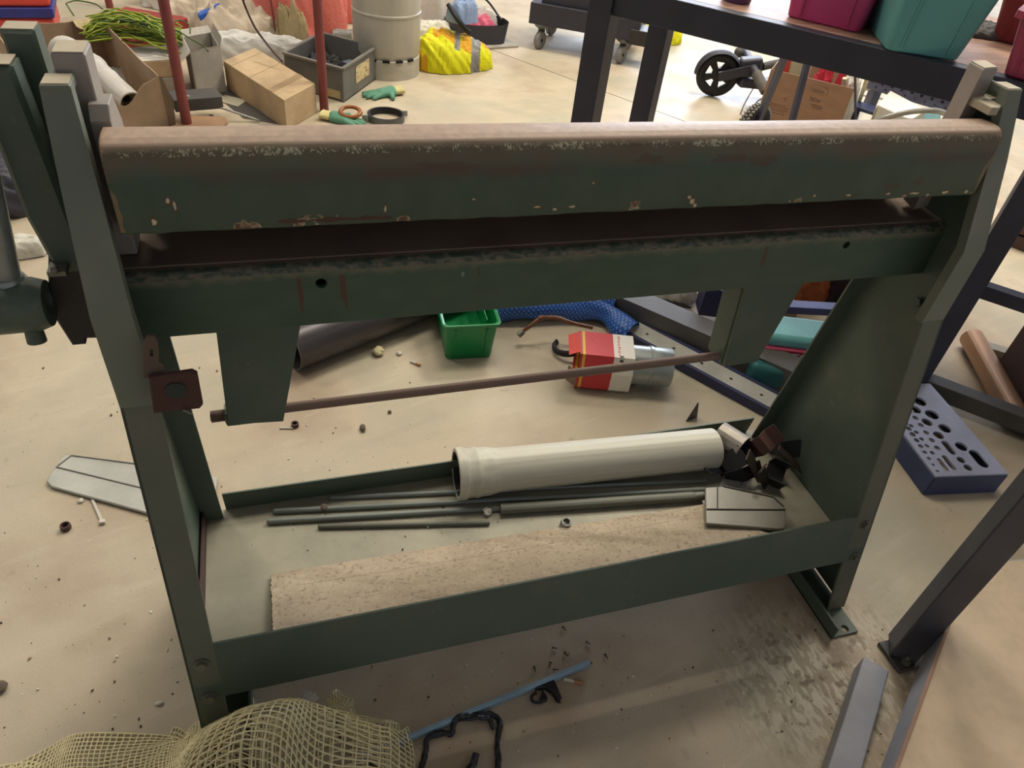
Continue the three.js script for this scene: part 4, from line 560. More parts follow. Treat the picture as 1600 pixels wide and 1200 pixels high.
  // clutter right of it, under the bench
  const tb = thing('tool_case', 'teal and grey tool case with a red band and white lettering behind the right leg', 'case', H(1240, 545)); { const c = H(1243, 545, 0.06), ang = -0.35; const ttex = canvasTex(512, 160, (x, w2, h2) => { x.fillStyle = '#a3263a'; x.fillRect(0, 0, w2, h2); x.fillStyle = '#efe9e2'; x.font = 'italic bold 120px sans-serif'; x.fillText('TTLC', 70, 122); }); const put = (g) => { g.rotateY(ang); g.translate(c.x, 0, c.z); return g; };
    part(tb, 'body', put(box(0.3, 0.06, 0.16, 0, 0.032, 0, 0.012)), M.card.clone() && M.greyCard); part(tb, 'lid', put(box(0.29, 0.05, 0.15, 0, 0.122, -0.01, 0.02)), M.teal); const f = put(box(0.3, 0.045, 0.16, 0, 0.082, 0, 0.004)); part(tb, 'red_band', f, M.redBin, 'red lettered band'); const pl = new THREE.PlaneGeometry(0.22, 0.042); pl.translate(0.0, 0.082, 0.0812); part(tb, 'lettering', put(pl), new THREE.MeshPhysicalMaterial({ map: ttex, roughness: 0.5, side: THREE.DoubleSide })); }
  { const c = H(1195, 588, 0.03); const g = box(0.16, 0.09, 0.13, 0, 0.046, 0, 0.02); g.rotateY(-0.5); g.translate(c.x + 0.03, 0, c.z - 0.02); solo('plastic_tub', 'dark teal plastic tub in shade behind the right bracket', 'tub', g, M.tealDark); }
  { const c = H(1258, 478, 0.09); const a = H(1225, 479, 0.12), b = H(1315, 484, 0.12), dd = b.clone().sub(a).normalize(); solo('purple_bar', 'purplish blue metal bar above the lettered tool case', 'bar', bar(a.clone().addScaledVector(dd, -0.1), b.clone().addScaledVector(dd, 0.15), 0.05, 0.03), M.slateBlue = mat('slateBlue', '#5a5f8c', 0.35, 0.3), null); }
  { const a = H(1095, 462, 0.1), b = H(1160, 470, 0.1), dd = b.clone().sub(a).normalize(); const g = bar(a, b.clone().addScaledVector(dd, 0.08), 0.09, 0.12); solo('navy_box', 'navy blue toolbox behind the dark square tube', 'toolbox', g, M.navy, null); }
  { const c = H(1146, 492, 0.05); const g = box(0.09, 0.09, 0.07, 0, 0.046, 0, 0.012); g.rotateY(0.5); g.translate(c.x, 0, c.z); solo('blue_block', 'blue plastic block in front of the navy toolbox', 'block', g, M.blockSide); }
  { const c = H(1240, 505, 0.05); const g = box(0.12, 0.075, 0.08, 0, 0.038, 0, 0.003); g.rotateY(-0.3); g.translate(c.x, 0.001, c.z - 0.1); solo('tan_carton', 'small tan carton behind the lettered tool case', 'carton', g, M.cardLight); }
  { const c = H(1250, 462, 0.02); const g = heap(c.x, c.z, 0.1, 0.08, 0.14, { seed: 71, nu: 48, nv: 20, freq: 4, amp: 0.6 }); solo('orange_rag', 'rusty orange crumpled rag in the shade behind the right leg', 'rag', g, M.orange); }
  { const c = H(1290, 455, 0.0); const g = heap(c.x + 0.08, c.z, 0.22, 0.16, 0.16, { seed: 91, nu: 48, nv: 20, freq: 3, amp: 0.6 }); solo('dark_sack', 'dark crumpled sack behind the orange rag', 'sack', g, M.darkBrown = mat('darkBrown', '#33242a', 0.8)); }
  { const c = H(1064, 468, 0.03); const g = heap(c.x, c.z - 0.05, 0.09, 0.06, 0.07, { seed: 31, nu: 40, nv: 16, freq: 5, amp: 0.6 }); solo('white_rag', 'cream crumpled rag above the dark square tube', 'rag', g, M.clothWhite); }
  { const a = H(1000, 460, 0.02), b = H(1080, 480, 0.02); solo('thin_bar', 'thin dark bar lying behind the square tube', 'bar', bar(a, b, 0.012, 0.012), M.darkSteel, null); }
  { const g = slab([[0, 0], [0.05, 0], [0.03, 0.07]], 0.004); g.rotateY(0.3); const c = H(1080, 664); g.translate(c.x - 0.01, 0.001, c.z - 0.02); solo('steel_gusset', 'pointed scrap of steel plate standing behind the tray rear', 'scrap', bu(g), M.darkSteel); }
}

// ---------------------------------------------------------------- back left: boxes, sacks, crate, gas bottle
// walls of an open box from plan corners (in order); each wall may have its own ragged top
function wallPanel(a, b, h0, h1, th, o = {}) { // from plan corner a to b, height profile h(u)
  const d = b.clone().sub(a), L = d.length(), n = 26, hf = o.top ?? ((u) => lerp(h0, h1, u)); d.normalize(); const pts = [[0, o.y0 ?? 0.002], [L, o.y0 ?? 0.002]]; for (let i = n; i >= 0; i--) pts.push([L * i / n, hf(i / n)]);
  const g = bu(slab(pts, th, { bevel: 0 })), s = V().crossVectors(d, V(0, 1, 0)); g.applyMatrix4(new THREE.Matrix4().makeBasis(d, V(0, 1, 0), s).setPosition(a.x, 0, a.z)); return g;
}
const fourth = (a, b, c) => a.clone().add(c).sub(b);   // parallelogram corner opposite b
{
  // big open carton
  const h = 0.3, NR = H(248, 118, h), FR = H(155, 28, h), FL = H(-14, 40, h), NL = fourth(NR, FR, FL); for (const p of [NR, FR, FL, NL]) p.y = 0;
  const c = NR.clone().add(FL).multiplyScalar(0.5), t = thing('cardboard_box', 'large torn open brown carton with white pipes inside at the back left', 'box', c);
  const rag = (s, a, f) => (u) => h + a * (fbm(u * f, 2, s, 3) - 0.55);
  part(t, 'rear_wall', wallPanel(FL, FR, h, h, 0.006, { top: rag(4, 0.03, 9) }), M.card);
  part(t, 'side_wall', wallPanel(FR, FR.clone().lerp(NR, 0.42), h, h, 0.006), M.card); part(t, 'side_wall', wallPanel(FR.clone().lerp(NR, 0.43), NR, h, h, 0.006, { top: (u) => h - 0.004 + 0.004 * Math.sin(u * 9) }), M.card);
  part(t, 'front_wall', wallPanel(NR, NL, h, h, 0.006, { top: (u) => (u < 0.02 ? h : u < 0.16 ? lerp(h - 0.005, h - 0.035, u / 0.16) : u < 0.3 ? lerp(h - 0.035, h - 0.115, (u - 0.16) / 0.14) : u < 0.42 ? h - 0.115 - 0.006 * Math.sin(u * 60) : h - 0.14 + 0.02 * fbm(u * 9, 1, 3, 2)) }), M.card);
  part(t, 'left_wall', wallPanel(NL, FL, h, h, 0.006), M.card); part(t, 'bottom', slabY([NR, FR, FL, NL].map((p) => [p.x, p.z]), 0.002, 0.004, { bevel: 0 }), M.cardDark);
  { const a = FR.clone().setY(h), b = FR.clone().lerp(FL, 0.28).setY(h); const g = grid(8, 3, (u, v) => a.clone().lerp(b, u).add(V(0.03 * v, 0.012 * v - 0.04 * v * v + 0.01 * Math.sin(u * 14) * v, 0.05 * v))); part(t, 'torn_flap', g, M.tan, 'pale torn flap'); }
  { const a = NR.clone().setY(h - 0.004), b = NR.clone().setY(0.01), out = V(0.03, 0, 0.01); part(t, 'corner_flap', grid(3, 8, (u, v) => a.clone().lerp(b, v).addScaledVector(out, u * (0.4 + 0.9 * Math.sin(v * 3)))), M.cardDark); }
  // white drain pipes inside
  const pipe = (name, label, a, b, r, bells) => { const L = a.distanceTo(b), prof = [[r * 0.9, 0]]; prof.push([r, 0.002]); for (const [s, e, k] of bells) { prof.push([r, s - 0.008], [r * k, s], [r * k, e], [r, e + 0.008]); } prof.push([r, L], [r * 0.9, L], [r * 0.9, 0]); return along(lathe(prof, 40), a, b); };
  const e0 = H(100, 72, 0.26), e1 = H(140, 100, 0.235), e2 = H(195, 152, 0.19); const ax = e2.clone().sub(e1).normalize();
  const wp = thing('white_pipe', 'white plastic drain pipe bend sticking up in the torn carton', 'pipe', c.clone().setY(0.01).add(V(0.08, 0, 0.1)));
  part(wp, 'elbow', tube([e0.clone().add(V(-0.03, -0.13, 0)), e0.clone().add(V(-0.025, -0.03, 0)), e0.clone().add(V(0.02, 0.0, 0.03)), e1], 0.054, 30, 28), M.pvcWhite);
  part(wp, 'straight_length', pipe('', '', e1.clone().addScaledVector(ax, -0.01), e2.clone().addScaledVector(ax, 0.07), 0.056, [[0.05, 0.075, 1.12], [0.2, 0.215, 1.05]]), M.pvcWhite); part(wp, 'inner_tube', along(lathe([[0.02, 0], [0.049, 0], [0.049, 0.05], [0.045, 0.05]], 30), e2.clone().addScaledVector(ax, 0.015), e2.clone().addScaledVector(ax, 1)), M.tan);
  const j = (name, label, cat2, px, py, y, rx, rz, h2, m, sd) => { const q = H(px, py, y); return solo(name, label, cat2, heap(q.x, q.z, rx, rz, h2, { seed: sd, nu: 40, nv: 16, freq: 4, amp: 0.6, y: 0.008 }), m); };
  j('white_wrapping', 'crumpled white wrapping in the torn carton beside the steel uprights', 'wrapping', 62, 108, 0.06, 0.07, 0.06, 0.09, M.whiteBag, 3);
  j('white_wrapping', 'small crumpled white wrapping at the far wall inside the torn carton', 'wrapping', 82, 108, 0.03, 0.07, 0.05, 0.05, M.clothWhite, 6);
  j('grey_wrapping', 'grey crumpled film right of the white pipe in the torn carton', 'wrapping', 198, 120, 0.06, 0.13, 0.1, 0.1, M.greyCard, 8);
  // red tool case with a blue band
  const k0 = H(84, 46, 0.06), kc = k0.clone().setY(0); const rt = thing('plastic_case', 'red and blue plastic case behind the torn carton', 'case', V(kc.x - 0.36, 0, kc.z - 0.2));
  const yb = 0.25; const put = (g) => { g.rotateY(0.12); g.translate(kc.x - 0.38, 0, kc.z - 0.18); return g; };
  part(rt, 'base', put(box(0.74, 0.12, 0.42, 0, 0.062, 0, 0.02)), M.redPlastic); part(rt, 'blue_band', put(box(0.76, 0.06, 0.44, 0, 0.15, 0, 0.01)), M.bluePlastic, 'dark blue band'); part(rt, 'lid', put(box(0.75, 0.075, 0.43, 0, 0.217, 0, 0.025)), M.redPlastic); part(rt, 'raised_panel', put(box(0.6, 0.012, 0.3, -0.03, 0.259, -0.01, 0.005)), M.redPlastic);
  // bundle of yellow green wire
  const wc = H(205, 40, 0.30); const wb = thing('wire_bundle', 'tangled bundle of yellow and green wire on the red box', 'wire', V(wc.x, 0.2, wc.z));
  for (let i = 0; i < 64; i++) { const p = [], a = rr(-0.25, 0.25), off = rr(-0.08, 0.08), hh = rr(0, 0.13), n = 9; for (let k = 0; k <= n; k++) { const f = k / n - 0.5; p.push(V(wc.x + f * 0.46 + rr(-0.02, 0.02), 0.215 + hh * (1 - 2.4 * f * f) + rr(0, 0.02), wc.z + off + f * a + rr(-0.018, 0.018) + f * 0.12)); } part(wb, 'strand', tube(p, 0.0042, 40, 6), i % 3 ? M.wireGreen : M.wireDark); }
  for (const pts of [[[115, 24], [106, 10], [104, 5], [120, 1], [148, 6], [160, 14]], [[270, 34], [282, 32], [296, 40], [297, 52]], [[278, 48], [300, 62], [318, 72], [325, 80]]]) part(wb, 'loose_strand', tube(pts.map((q) => H(...q, 0.33)), 0.004, 40, 6), M.wireDark);
  const rb = H(225, 62, 0.1); solo('red_box', 'low red plastic box under the wire bundle', 'box', (() => { const g = box(0.42, 0.19, 0.3, 0, 0.1, 0, 0.012); g.rotateY(-0.5); g.translate(rb.x, 0, rb.z - 0.12); return g; })(), M.redBinDark = mat('redBinDark', '#a83c3a', 0.5));
}
// red steel uprights
for (const [a, b, label] of [[H(296, 214), [257, 0], 'red painted steel upright in front of the wire bundle'], [H(507, 174), [493, 0], 'red painted steel upright in front of the plastic crate'], [H(190, 120), [170, 5], 'red painted steel upright behind the wire bundle']]) {
  const back = label.includes('behind'); const foot = back ? H(172, 12).add(V(0.0, 0, 0)) : a; const t = thing('steel_upright', label, 'post', foot); part(t, 'tube', cyl(foot.clone().setY(0.001), foot.clone().setY(2.1), 0.024, 0.024, 28), M.redPost);
}
{
  // grey carton with open flaps
  const h = 0.24, A = H(297, 83, h), B = H(344, 74, h), C = H(330, 50, h); const D = fourth(A, B, C); for (const p of [A, B, C, D]) p.y = 0;
  const t = thing('grey_carton', 'pale grey open carton right of the red upright', 'carton', A.clone().add(C).multiplyScalar(0.5));
  for (const [p, q] of [[A, B], [B, C], [C, D], [D, A]]) part(t, 'wall', wallPanel(q, p, h, h, 0.006), M.greyCard);
  part(t, 'bottom', slabY([A, B, C, D].map((p) => [p.x, p.z]), 0.002, 0.004, { bevel: 0 }), M.cardDark);
  const flap = (p, q, out, y1) => part(t, 'flap', grid(2, 2, (u, v) => p.clone().lerp(q, u).setY(h).add(V(out.x * v, y1 * v, out.z * v))), M.greyCard);
  flap(A, D, A.clone().sub(B).multiplyScalar(0.45), -0.05); flap(C, D, C.clone().sub(B).multiplyScalar(0.35), 0.01); flap(B, C, B.clone().sub(A).multiplyScalar(0.1), 0.05); flap(A, B, V(0, 0, 0.002), 0.012);
  // lever arch file lying on its side
  const f0 = H(262, 100, 0.17); const bf = thing('ring_file', 'cream box file with a round finger hole beside the grey carton', 'file', V(f0.x - 0.09, 0.09, f0.z - 0.1)); const put = (g) => { g.rotateY(0.25); g.translate(f0.x - 0.1, 0, f0.z - 0.12); return g; };
  part(bf, 'spine', put(slab([[-0.12, 0.1], [0.12, 0.1], [0.12, 0.18], [-0.12, 0.18]], 0.006, { holes: [[-0.03, 0.138, 0.016]] }).translate(0, 0, 0.118)), M.cardLight); part(bf, 'cover', put(box(0.25, 0.005, 0.24, 0, 0.184, 0, 0.001)), M.whiteCard); part(bf, 'cover', put(box(0.25, 0.005, 0.24, 0, 0.096, 0, 0.001)), M.whiteCard); part(bf, 'pages', put(box(0.22, 0.07, 0.2, 0, 0.138, -0.02, 0.001)), M.paper);
  { const pl = new THREE.PlaneGeometry(0.16, 0.1); pl.rotateX(-Math.PI / 2); pl.translate(-0.02, 0.1875, 0.03); part(bf, 'title_label', put(pl), new THREE.MeshPhysicalMaterial({ roughness: 0.8, side: THREE.DoubleSide, map: canvasTex(256, 160, (x, w, h2) => { x.fillStyle = '#e6e0da'; x.fillRect(0, 0, w, h2); x.fillStyle = '#6a6674'; for (let i = 0; i < 5; i++) x.fillRect(20, 20 + i * 24, 120 + 80 * hash(i, 3, 3), 8); }) })); }
  solo('grey_carton_low', 'low grey carton standing under the cream box file', 'carton', (() => { const g = box(0.26, 0.092, 0.26, 0, 0.047, 0, 0.003); g.rotateY(0.25); g.translate(f0.x - 0.1, 0, f0.z - 0.12); return g; })(), M.greyCard);
  // closed beige carton with a tape strip
  const bh = 0.16, b0 = H(444, 156, bh), b1 = H(492, 130, bh), b2 = H(349, 94.5, bh), b3 = b1.clone().add(b2).sub(b0);
  const bx = thing('tape_sealed_carton', 'long closed beige carton with a tape strip at the back left', 'carton', b0.clone().add(b3).multiplyScalar(0.5).setY(0));
  const top = [b0, b1, b3, b2].map((p) => [p.x, p.z]); part(bx, 'body', slabY(top, 0.002, bh - 0.004, { bevel: 0.002 }), M.cardLight);
  const dv = b2.clone().sub(b0), dw = b1.clone().sub(b0); const strip = (u0, u1, m, nm) => part(bx, nm, slabY([[u0, 0.0], [u0, 1], [u1, 1], [u1, 0.0]].map(([u, w]) => { const p = b0.clone().addScaledVector(dv, u).addScaledVector(dw, w); return [p.x, p.z]; }), bh - 0.002, 0.0012, { bevel: 0 }), m); strip(0.18, 0.26, M.tape = mat('tape', '#b29870', 0.5), 'tape'); 
  for (const u of [0.55, 0.86]) strip(u, u + 0.004, M.cardDark, 'seam');
  // plastic crate
  const ch = 0.19, c0 = H(535, 107, ch), c1 = H(588, 73, ch), c2 = H(443, 82, ch), c3 = c1.clone().add(c2).sub(c0); const cr = thing('plastic_crate', 'dark grey open plastic crate with paper labels in front of the gas bottle', 'crate', c0.clone().add(c3).multiplyScalar(0.5).setY(0));
  const K = [c0, c1, c3, c2].map((p) => p.clone().setY(0)), mid = K[0].clone().add(K[2]).multiplyScalar(0.5);
  for (let i = 0; i < 4; i++) { const p = K[i], q = K[(i + 1) % 4]; part(cr, 'wall', wallPanel(q, p, ch, ch, 0.012), M.crate); const e = bar(p.clone().setY(ch - 0.002), q.clone().setY(ch - 0.002), 0.02, 0.012); part(cr, 'rim', e, M.crateRim ??= mat('crateRim', '#85827a', 0.45)); }
  part(cr, 'bottom', slabY(K.map((p) => [p.x, p.z]), 0.003, 0.008, { bevel: 0 }), M.crate);
  const lab = (p, q, u0, u1, y0, y1, m) => { const d = q.clone().sub(p), n = V(d.z, 0, -d.x).normalize(); if (n.dot(mid.clone().sub(p)) > 0) n.negate(); return grid(1, 1, (u, v) => p.clone().addScaledVector(d, lerp(u0, u1, u)).addScaledVector(n, 0.003).setY(lerp(y0, y1, v))); };
  const ptex = canvasTex(128, 128, (x, w, h2) => { for (let i = 0; i < w; i += 2) for (let k = 0; k < h2; k += 2) { const n = fbm(i / 16, k / 16, 4, 4); x.fillStyle = rgb(mixc([214, 196, 150], [150, 116, 76], clamp((n - 0.45) * 2.5))); x.fillRect(i, k, 2, 2); } });
  part(cr, 'paper_label', lab(K[0], K[1], 0.35, 0.75, 0.06, 0.155), new THREE.MeshPhysicalMaterial({ map: ptex, roughness: 0.85, side: THREE.DoubleSide }), 'stained paper label'); part(cr, 'paper_label', lab(K[0], K[3], 0.05, 0.36, 0.015, 0.06), M.tan, 'torn tan label');
  // things in the crate
  const inC = (u, v, y) => K[0].clone().lerp(K[1], u).add(K[3].clone().sub(K[0]).multiplyScalar(v)).setY(y);
  const bt = inC(0.3, 0.25, 0.09); const gl = thing('glass_bottle', 'clear bottle with a white cap lying in the plastic crate', 'bottle', bt.clone().setY(0.06)); part(gl, 'bottle', along(lathe([[0, 0], [0.03, 0.002], [0.03, 0.1], [0.012, 0.13], [0.012, 0.15], [0, 0.15]], 24), bt.clone().add(V(-0.12, -0.01, 0.01)), bt), M.slate); part(gl, 'cap', along(lathe([[0, 0], [0.016, 0], [0.016, 0.022], [0, 0.022]], 20), bt.clone().add(V(0.03, 0.0, 0)), bt.clone().add(V(0.1, 0.02, 0))), M.whiteBag);
  const ib = inC(0.6, 0.25, 0.012); solo('small_carton', 'small grey blue carton standing in the plastic crate', 'carton', (() => { const g = box(0.07, 0.12, 0.06, 0, 0.062, 0, 0.002); g.rotateY(0.7); g.translate(ib.x, 0.01, ib.z); return g; })(), M.slate);
  const ic = inC(0.6, 0.65, 0.012); solo('black_scrap', 'black crumpled scrap filling the plastic crate', 'scrap', heap(ic.x, ic.z, 0.13, 0.1, 0.12, { seed: 23, nu: 44, nv: 18, freq: 4, amp: 0.6, y: 0.012 }), M.black);
  // gas bottle
  const g0 = V(0.758, 0, -4.85), R0 = 0.208, gb = thing('gas_bottle', 'tall beige gas bottle with a welded seam standing at the back', 'gas bottle', g0);
  const body = lathe([[0, 0.10], [0.14, 0.095], [R0 - 0.01, 0.12], [R0, 0.15], [R0, 0.355], [R0 + 0.004, 0.36], [R0 + 0.004, 0.368], [R0, 0.373], [R0, 0.8], [R0 + 0.004, 0.805], [R0, 0.815], [R0, 1.05], [0.15, 1.16], [0.05, 1.2], [0, 1.2]], 64); body.translate(g0.x, 0, g0.z); part(gb, 'body', body, M.cylinder);
  const skirt = lathe([[R0 - 0.012, 0.002], [R0 - 0.002, 0.0], [R0 - 0.002, 0.11], [R0 - 0.01, 0.118], [R0 - 0.014, 0.11], [R0 - 0.012, 0.002]], 64); skirt.translate(g0.x, 0, g0.z); part(gb, 'foot_ring', skirt, M.cylinder); for (const a of [0.95, 1.35, 1.75, 2.15]) { const q = V(g0.x + Math.cos(a) * (R0 - 0.001), 0.115, g0.z + Math.sin(a) * (R0 - 0.001)); const g = box(0.045, 0.014, 0.012, 0, 0, 0, 0.002); g.rotateY(-a + Math.PI / 2); g.translate(q.x, q.y, q.z); part(gb, 'vent_slot', g, M.dark); }
  const nk = lathe([[0.12, 1.15], [0.12, 1.3], [0.11, 1.3], [0.11, 1.15]], 40); nk.translate(g0.x, 0, g0.z); part(gb, 'valve_guard', nk, M.cylinder);
}
// sacks and bags
{
  const hp = (name, label, cat2, px, py, y, rx, rz, h, m, o) => { const q = H(px, py, y); return solo(name, label, cat2, heap(q.x, q.z, rx, rz, h, o), m); };
  const sackTex = canvasTex(256, 256, (c, w, h) => { for (let i = 0; i < 128; i++) for (let k = 0; k < 64; k++) { const n = hash(i, k, 3); c.fillStyle = rgb(mixc([190, 78, 72], [228, 144, 130], n * 0.8 + (k % 2) * 0.2)); c.fillRect(i * 2, k * 4, 2, 4); } }); sackTex.repeat.set(9, 5);
  M.redSack = new THREE.MeshPhysicalMaterial({ map: sackTex, roughness: 0.6, bumpMap: bumpNoise, bumpScale: 0.002, side: THREE.DoubleSide });
  const ss = H(440, 72); const rs = thing('woven_sack', 'big bulging red woven sack behind the plastic crate', 'sack', ss); part(rs, 'bag', heap(ss.x - 0.0, ss.z - 0.30, 0.44, 0.3, 0.62, { seed: 12, freq: 2.2, amp: 0.5, edge: 0.16, flat: 0.4, nu: 96, nv: 44 }), M.redSack); part(rs, 'tied_corner', heap(ss.x + 0.06, ss.z + 0.03, 0.06, 0.16, 0.26, { seed: 5, turn: -0.6, amp: 0.5 }), M.tan, 'tan tied corner');
  { const p = (x, y, z) => V(ss.x + x, y, ss.z + z); part(rs, 'cord', tube([p(-0.06, 0.66, -0.2), p(-0.05, 0.5, -0.04), p(-0.04, 0.3, 0.02), p(-0.03, 0.1, 0.03)], 0.006, 30, 8), M.redPost); }
  hp('yellow_sack', 'yellow sack behind the red woven sack', 'sack', 405, -20, 0.1, 0.24, 0.2, 0.55, M.tanYellow = mat('tanYellow', '#d9c06a', 0.7), { seed: 15, amp: 0.4 });
  hp('beige_sheet', 'pale pink beige sheet heaped between carton and red sack', 'sheet', 348, 62, 0.03, 0.34, 0.2, 0.3, M.beigeSack, { seed: 33, freq: 2, amp: 0.5, edge: 0.25, nu: 96, nv: 40 });
  hp('white_sheet', 'cream white sheet heaped behind the beige carton', 'sheet', 402, 92, 0.0, 0.34, 0.13, 0.15, M.whiteBag, { seed: 43, freq: 2.3, amp: 0.5, nu: 80, nv: 34 });
  hp('white_bag', 'white plastic bag heap behind the wire bundle', 'bag', 290, 10, 0.0, 0.3, 0.18, 0.26, M.whiteBag, { seed: 53, freq: 3, amp: 0.6, nu: 90, nv: 40 });
  hp('grey_bag', 'grey plastic bag left of the blue tin', 'bag', 290, 42, 0.0, 0.12, 0.1, 0.2, M.greyCard, { seed: 57, freq: 3, amp: 0.5 });
  hp('white_bag', 'white plastic bag farthest back between the uprights', 'bag', 350, -22, 0.0, 0.3, 0.2, 0.4, M.whiteBag, { seed: 54, freq: 3, amp: 0.6, nu: 90, nv: 40 });
  const bq = H(328, 20, 0.22); const bc = thing('blue_tin', 'bright blue crushed tin on the white bags', 'tin', bq.clone().setY(0.18)); part(bc, 'tin', along(lathe([[0, 0], [0.034, 0.002], [0.036, 0.01], [0.034, 0.016], [0.03, 0.07], [0.034, 0.14], [0.036, 0.146], [0.034, 0.152], [0, 0.152]], 24), bq.clone().add(V(-0.07, -0.03, 0)), bq.clone().add(V(0.2, 0.06, -0.06))), M.blueTin = mat('blueTin', '#2a62c4', 0.4));
  hp('red_white_sack', 'red and white plastic sack squeezed behind the gas bottle', 'sack', 542, 30, 0.0, 0.13, 0.13, 0.5, M.redSack, { seed: 66, freq: 3, amp: 0.5 });
  hp('white_bag', 'white plastic bag squeezed left of the gas bottle', 'bag', 520, 8, 0.1, 0.13, 0.12, 0.45, M.whiteBag, { seed: 67, freq: 3, amp: 0.5 });
  { const q = H(535, 62, 0.02); solo('crushed_can', 'shiny crushed can behind the plastic crate', 'can', along(lathe([[0, 0], [0.04, 0.002], [0.042, 0.03], [0.036, 0.07], [0.042, 0.13], [0, 0.132]], 20), V(q.x - 0.06, 0.05, q.z), V(q.x + 0.1, 0.06, q.z + 0.04)), M.steel, null); }
  hp('white_bag', 'tall white plastic bag between gas bottle and yellow vest', 'bag', 692, 46, 0.0, 0.24, 0.2, 0.55, M.whiteBag, { seed: 76, freq: 2.4, amp: 0.5, nu: 90, nv: 44 });
  hp('white_sheet', 'low white cloth bundle behind the yellow vest', 'cloth', 672, 66, 0.0, 0.2, 0.1, 0.14, M.clothWhite, { seed: 77, freq: 2.4, amp: 0.4 });
  hp('black_bag', 'black bag pressed between gas bottle and white bag', 'bag', 664, 22, 0.05, 0.09, 0.1, 0.5, M.black, { seed: 78, amp: 0.4 });
  { const q = H(722, 22, 0.3); const fm = thing('face_mask', 'pale blue folded cloth with a black strap on the white bag', 'cloth', q.clone().setY(0.28)); part(fm, 'cloth', heap(q.x, q.z, 0.1, 0.09, 0.13, { seed: 79, amp: 0.3, y: 0.26 }), M.blueMask); part(fm, 'strap', tube([V(q.x - 0.1, 0.36, q.z + 0.02), V(q.x - 0.06, 0.3, q.z + 0.09), V(q.x - 0.0, 0.24, q.z + 0.11), V(q.x + 0.03, 0.22, q.z + 0.11)], 0.016, 30, 8), M.black); }
  // open black bag with pink packet
  { const q = H(745, 72); const bb = thing('black_tray_bag', 'open black bag holding a pink packet right of the yellow vest', 'bag', q); const N = 40, wallF = (u, v) => { const a = u * Math.PI * 2, e = 0.92 + 0.08 * v; return V(q.x + 0.02 + 0.23 * Math.sign(Math.cos(a)) * Math.pow(Math.abs(Math.cos(a)), 0.6) * e, 0.02 + 0.13 * v + 0.006 * Math.sin(a * 3), q.z - 0.12 + 0.15 * Math.sign(Math.sin(a)) * Math.pow(Math.abs(Math.sin(a)), 0.6) * e); };
    part(bb, 'wall', grid(N, 6, wallF), M.blackPaint); part(bb, 'wall', grid(N, 6, (u, v) => { const p = wallF(u, v), c = V(q.x + 0.02, p.y, q.z - 0.12); return p.lerp(c, 0.05); }), M.black); part(bb, 'bottom', slabY([...Array(24)].map((_, i) => { const p = wallF(i / 24, 0); return [p.x, p.z]; }), 0.018, 0.006, { bevel: 0 }), M.black);
    part(bb, 'handle', tube([V(q.x - 0.15, 0.14, q.z - 0.22), V(q.x - 0.08, 0.26, q.z - 0.26), V(q.x + 0.1, 0.26, q.z - 0.26), V(q.x + 0.22, 0.14, q.z - 0.16)], 0.008, 40, 8), M.black);
    const pk = thing('pink_packet', 'pink and white packet lying in the open black bag', 'packet', V(q.x, 0.03, q.z - 0.12)); part(pk, 'packet', heap(q.x + 0.0, q.z - 0.13, 0.17, 0.1, 0.17, { seed: 81, amp: 0.4, y: 0.028 }), M.pinkPacket = mat('pinkPacket', '#ef6f8e', 0.5)); part(pk, 'white_side', heap(q.x + 0.05, q.z - 0.17, 0.14, 0.05, 0.2, { seed: 82, amp: 0.4, y: 0.028 }), M.whiteBag);
    const s = H(775, 84, 0.005); solo('grey_slab', 'flat grey mat under the open black bag', 'mat', (() => { const g = box(0.5, 0.012, 0.36, 0, 0.008, 0, 0.003); g.rotateY(0.25); g.translate(q.x + 0.03, 0, q.z - 0.1); return g; })(), M.greyCard); }
  // high visibility vests
  const vest = (label, cx, cz, rx, rz, h, sd, turn) => { const t = thing('safety_vest', label, 'vest', V(cx, 0, cz)); const o = { seed: sd, freq: 2.2, amp: 0.32, edge: 0.22, turn, nu: 110, nv: 54, flat: 0.6 }; const base = heap(cx, cz, rx, rz, h, o); const pos = base.attributes.position;
    const pick = (fn) => { const out = []; for (let i = 0; i < pos.count; i += 3) { const mx = (pos.getX(i) + pos.getX(i + 1) + pos.getX(i + 2)) / 3 - cx, mz = (pos.getZ(i) + pos.getZ(i + 1) + pos.getZ(i + 2)) / 3 - cz; if (fn(mx, mz, (pos.getY(i) + pos.getY(i + 1)) / 2)) for (let k = 0; k < 3; k++) out.push(pos.getX(i + k), pos.getY(i + k), pos.getZ(i + k)); } const g = new THREE.BufferGeometry(); g.setAttribute('position', new THREE.Float32BufferAttribute(out, 3)); g.setAttribute('uv', new THREE.Float32BufferAttribute(new Float32Array(out.length / 3 * 2), 2)); g.computeVertexNormals(); return g; };
    const band = (x, z) => { const a = x + 0.25 * z; return (a > 0.45 * rx && a < 0.68 * rx) || (a > 0.02 * rx && a < 0.16 * rx && z > -0.4 * rz && z < 0.75 * rz); }, org = (x, z) => !band(x, z) && (fbm(x * 9 + 4, z * 9, sd, 2) > 0.6 || (x > 0.16 * rx && x < 0.45 * rx && z < 0.5 * rz));
    part(t, 'yellow_cloth', pick((x, z) => !band(x, z) && !org(x, z)), M.vestYellow); part(t, 'orange_panel', pick(org), M.vestOrange, 'orange panel'); part(t, 'reflective_band', pick(band), M.reflective, 'grey reflective band'); };
  const v0 = H(705, 104); vest('crumpled yellow safety vest with grey bands right of the gas bottle', v0.x + 0.02, v0.z - 0.04, 0.27, 0.2, 0.19, 6, -0.2);
  const v1 = H(1010, 66); vest('yellow safety vest lying behind the black trolley and bench leg', v1.x + 0.05, v1.z - 0.12, 0.26, 0.2, 0.16, 16, 0.2);
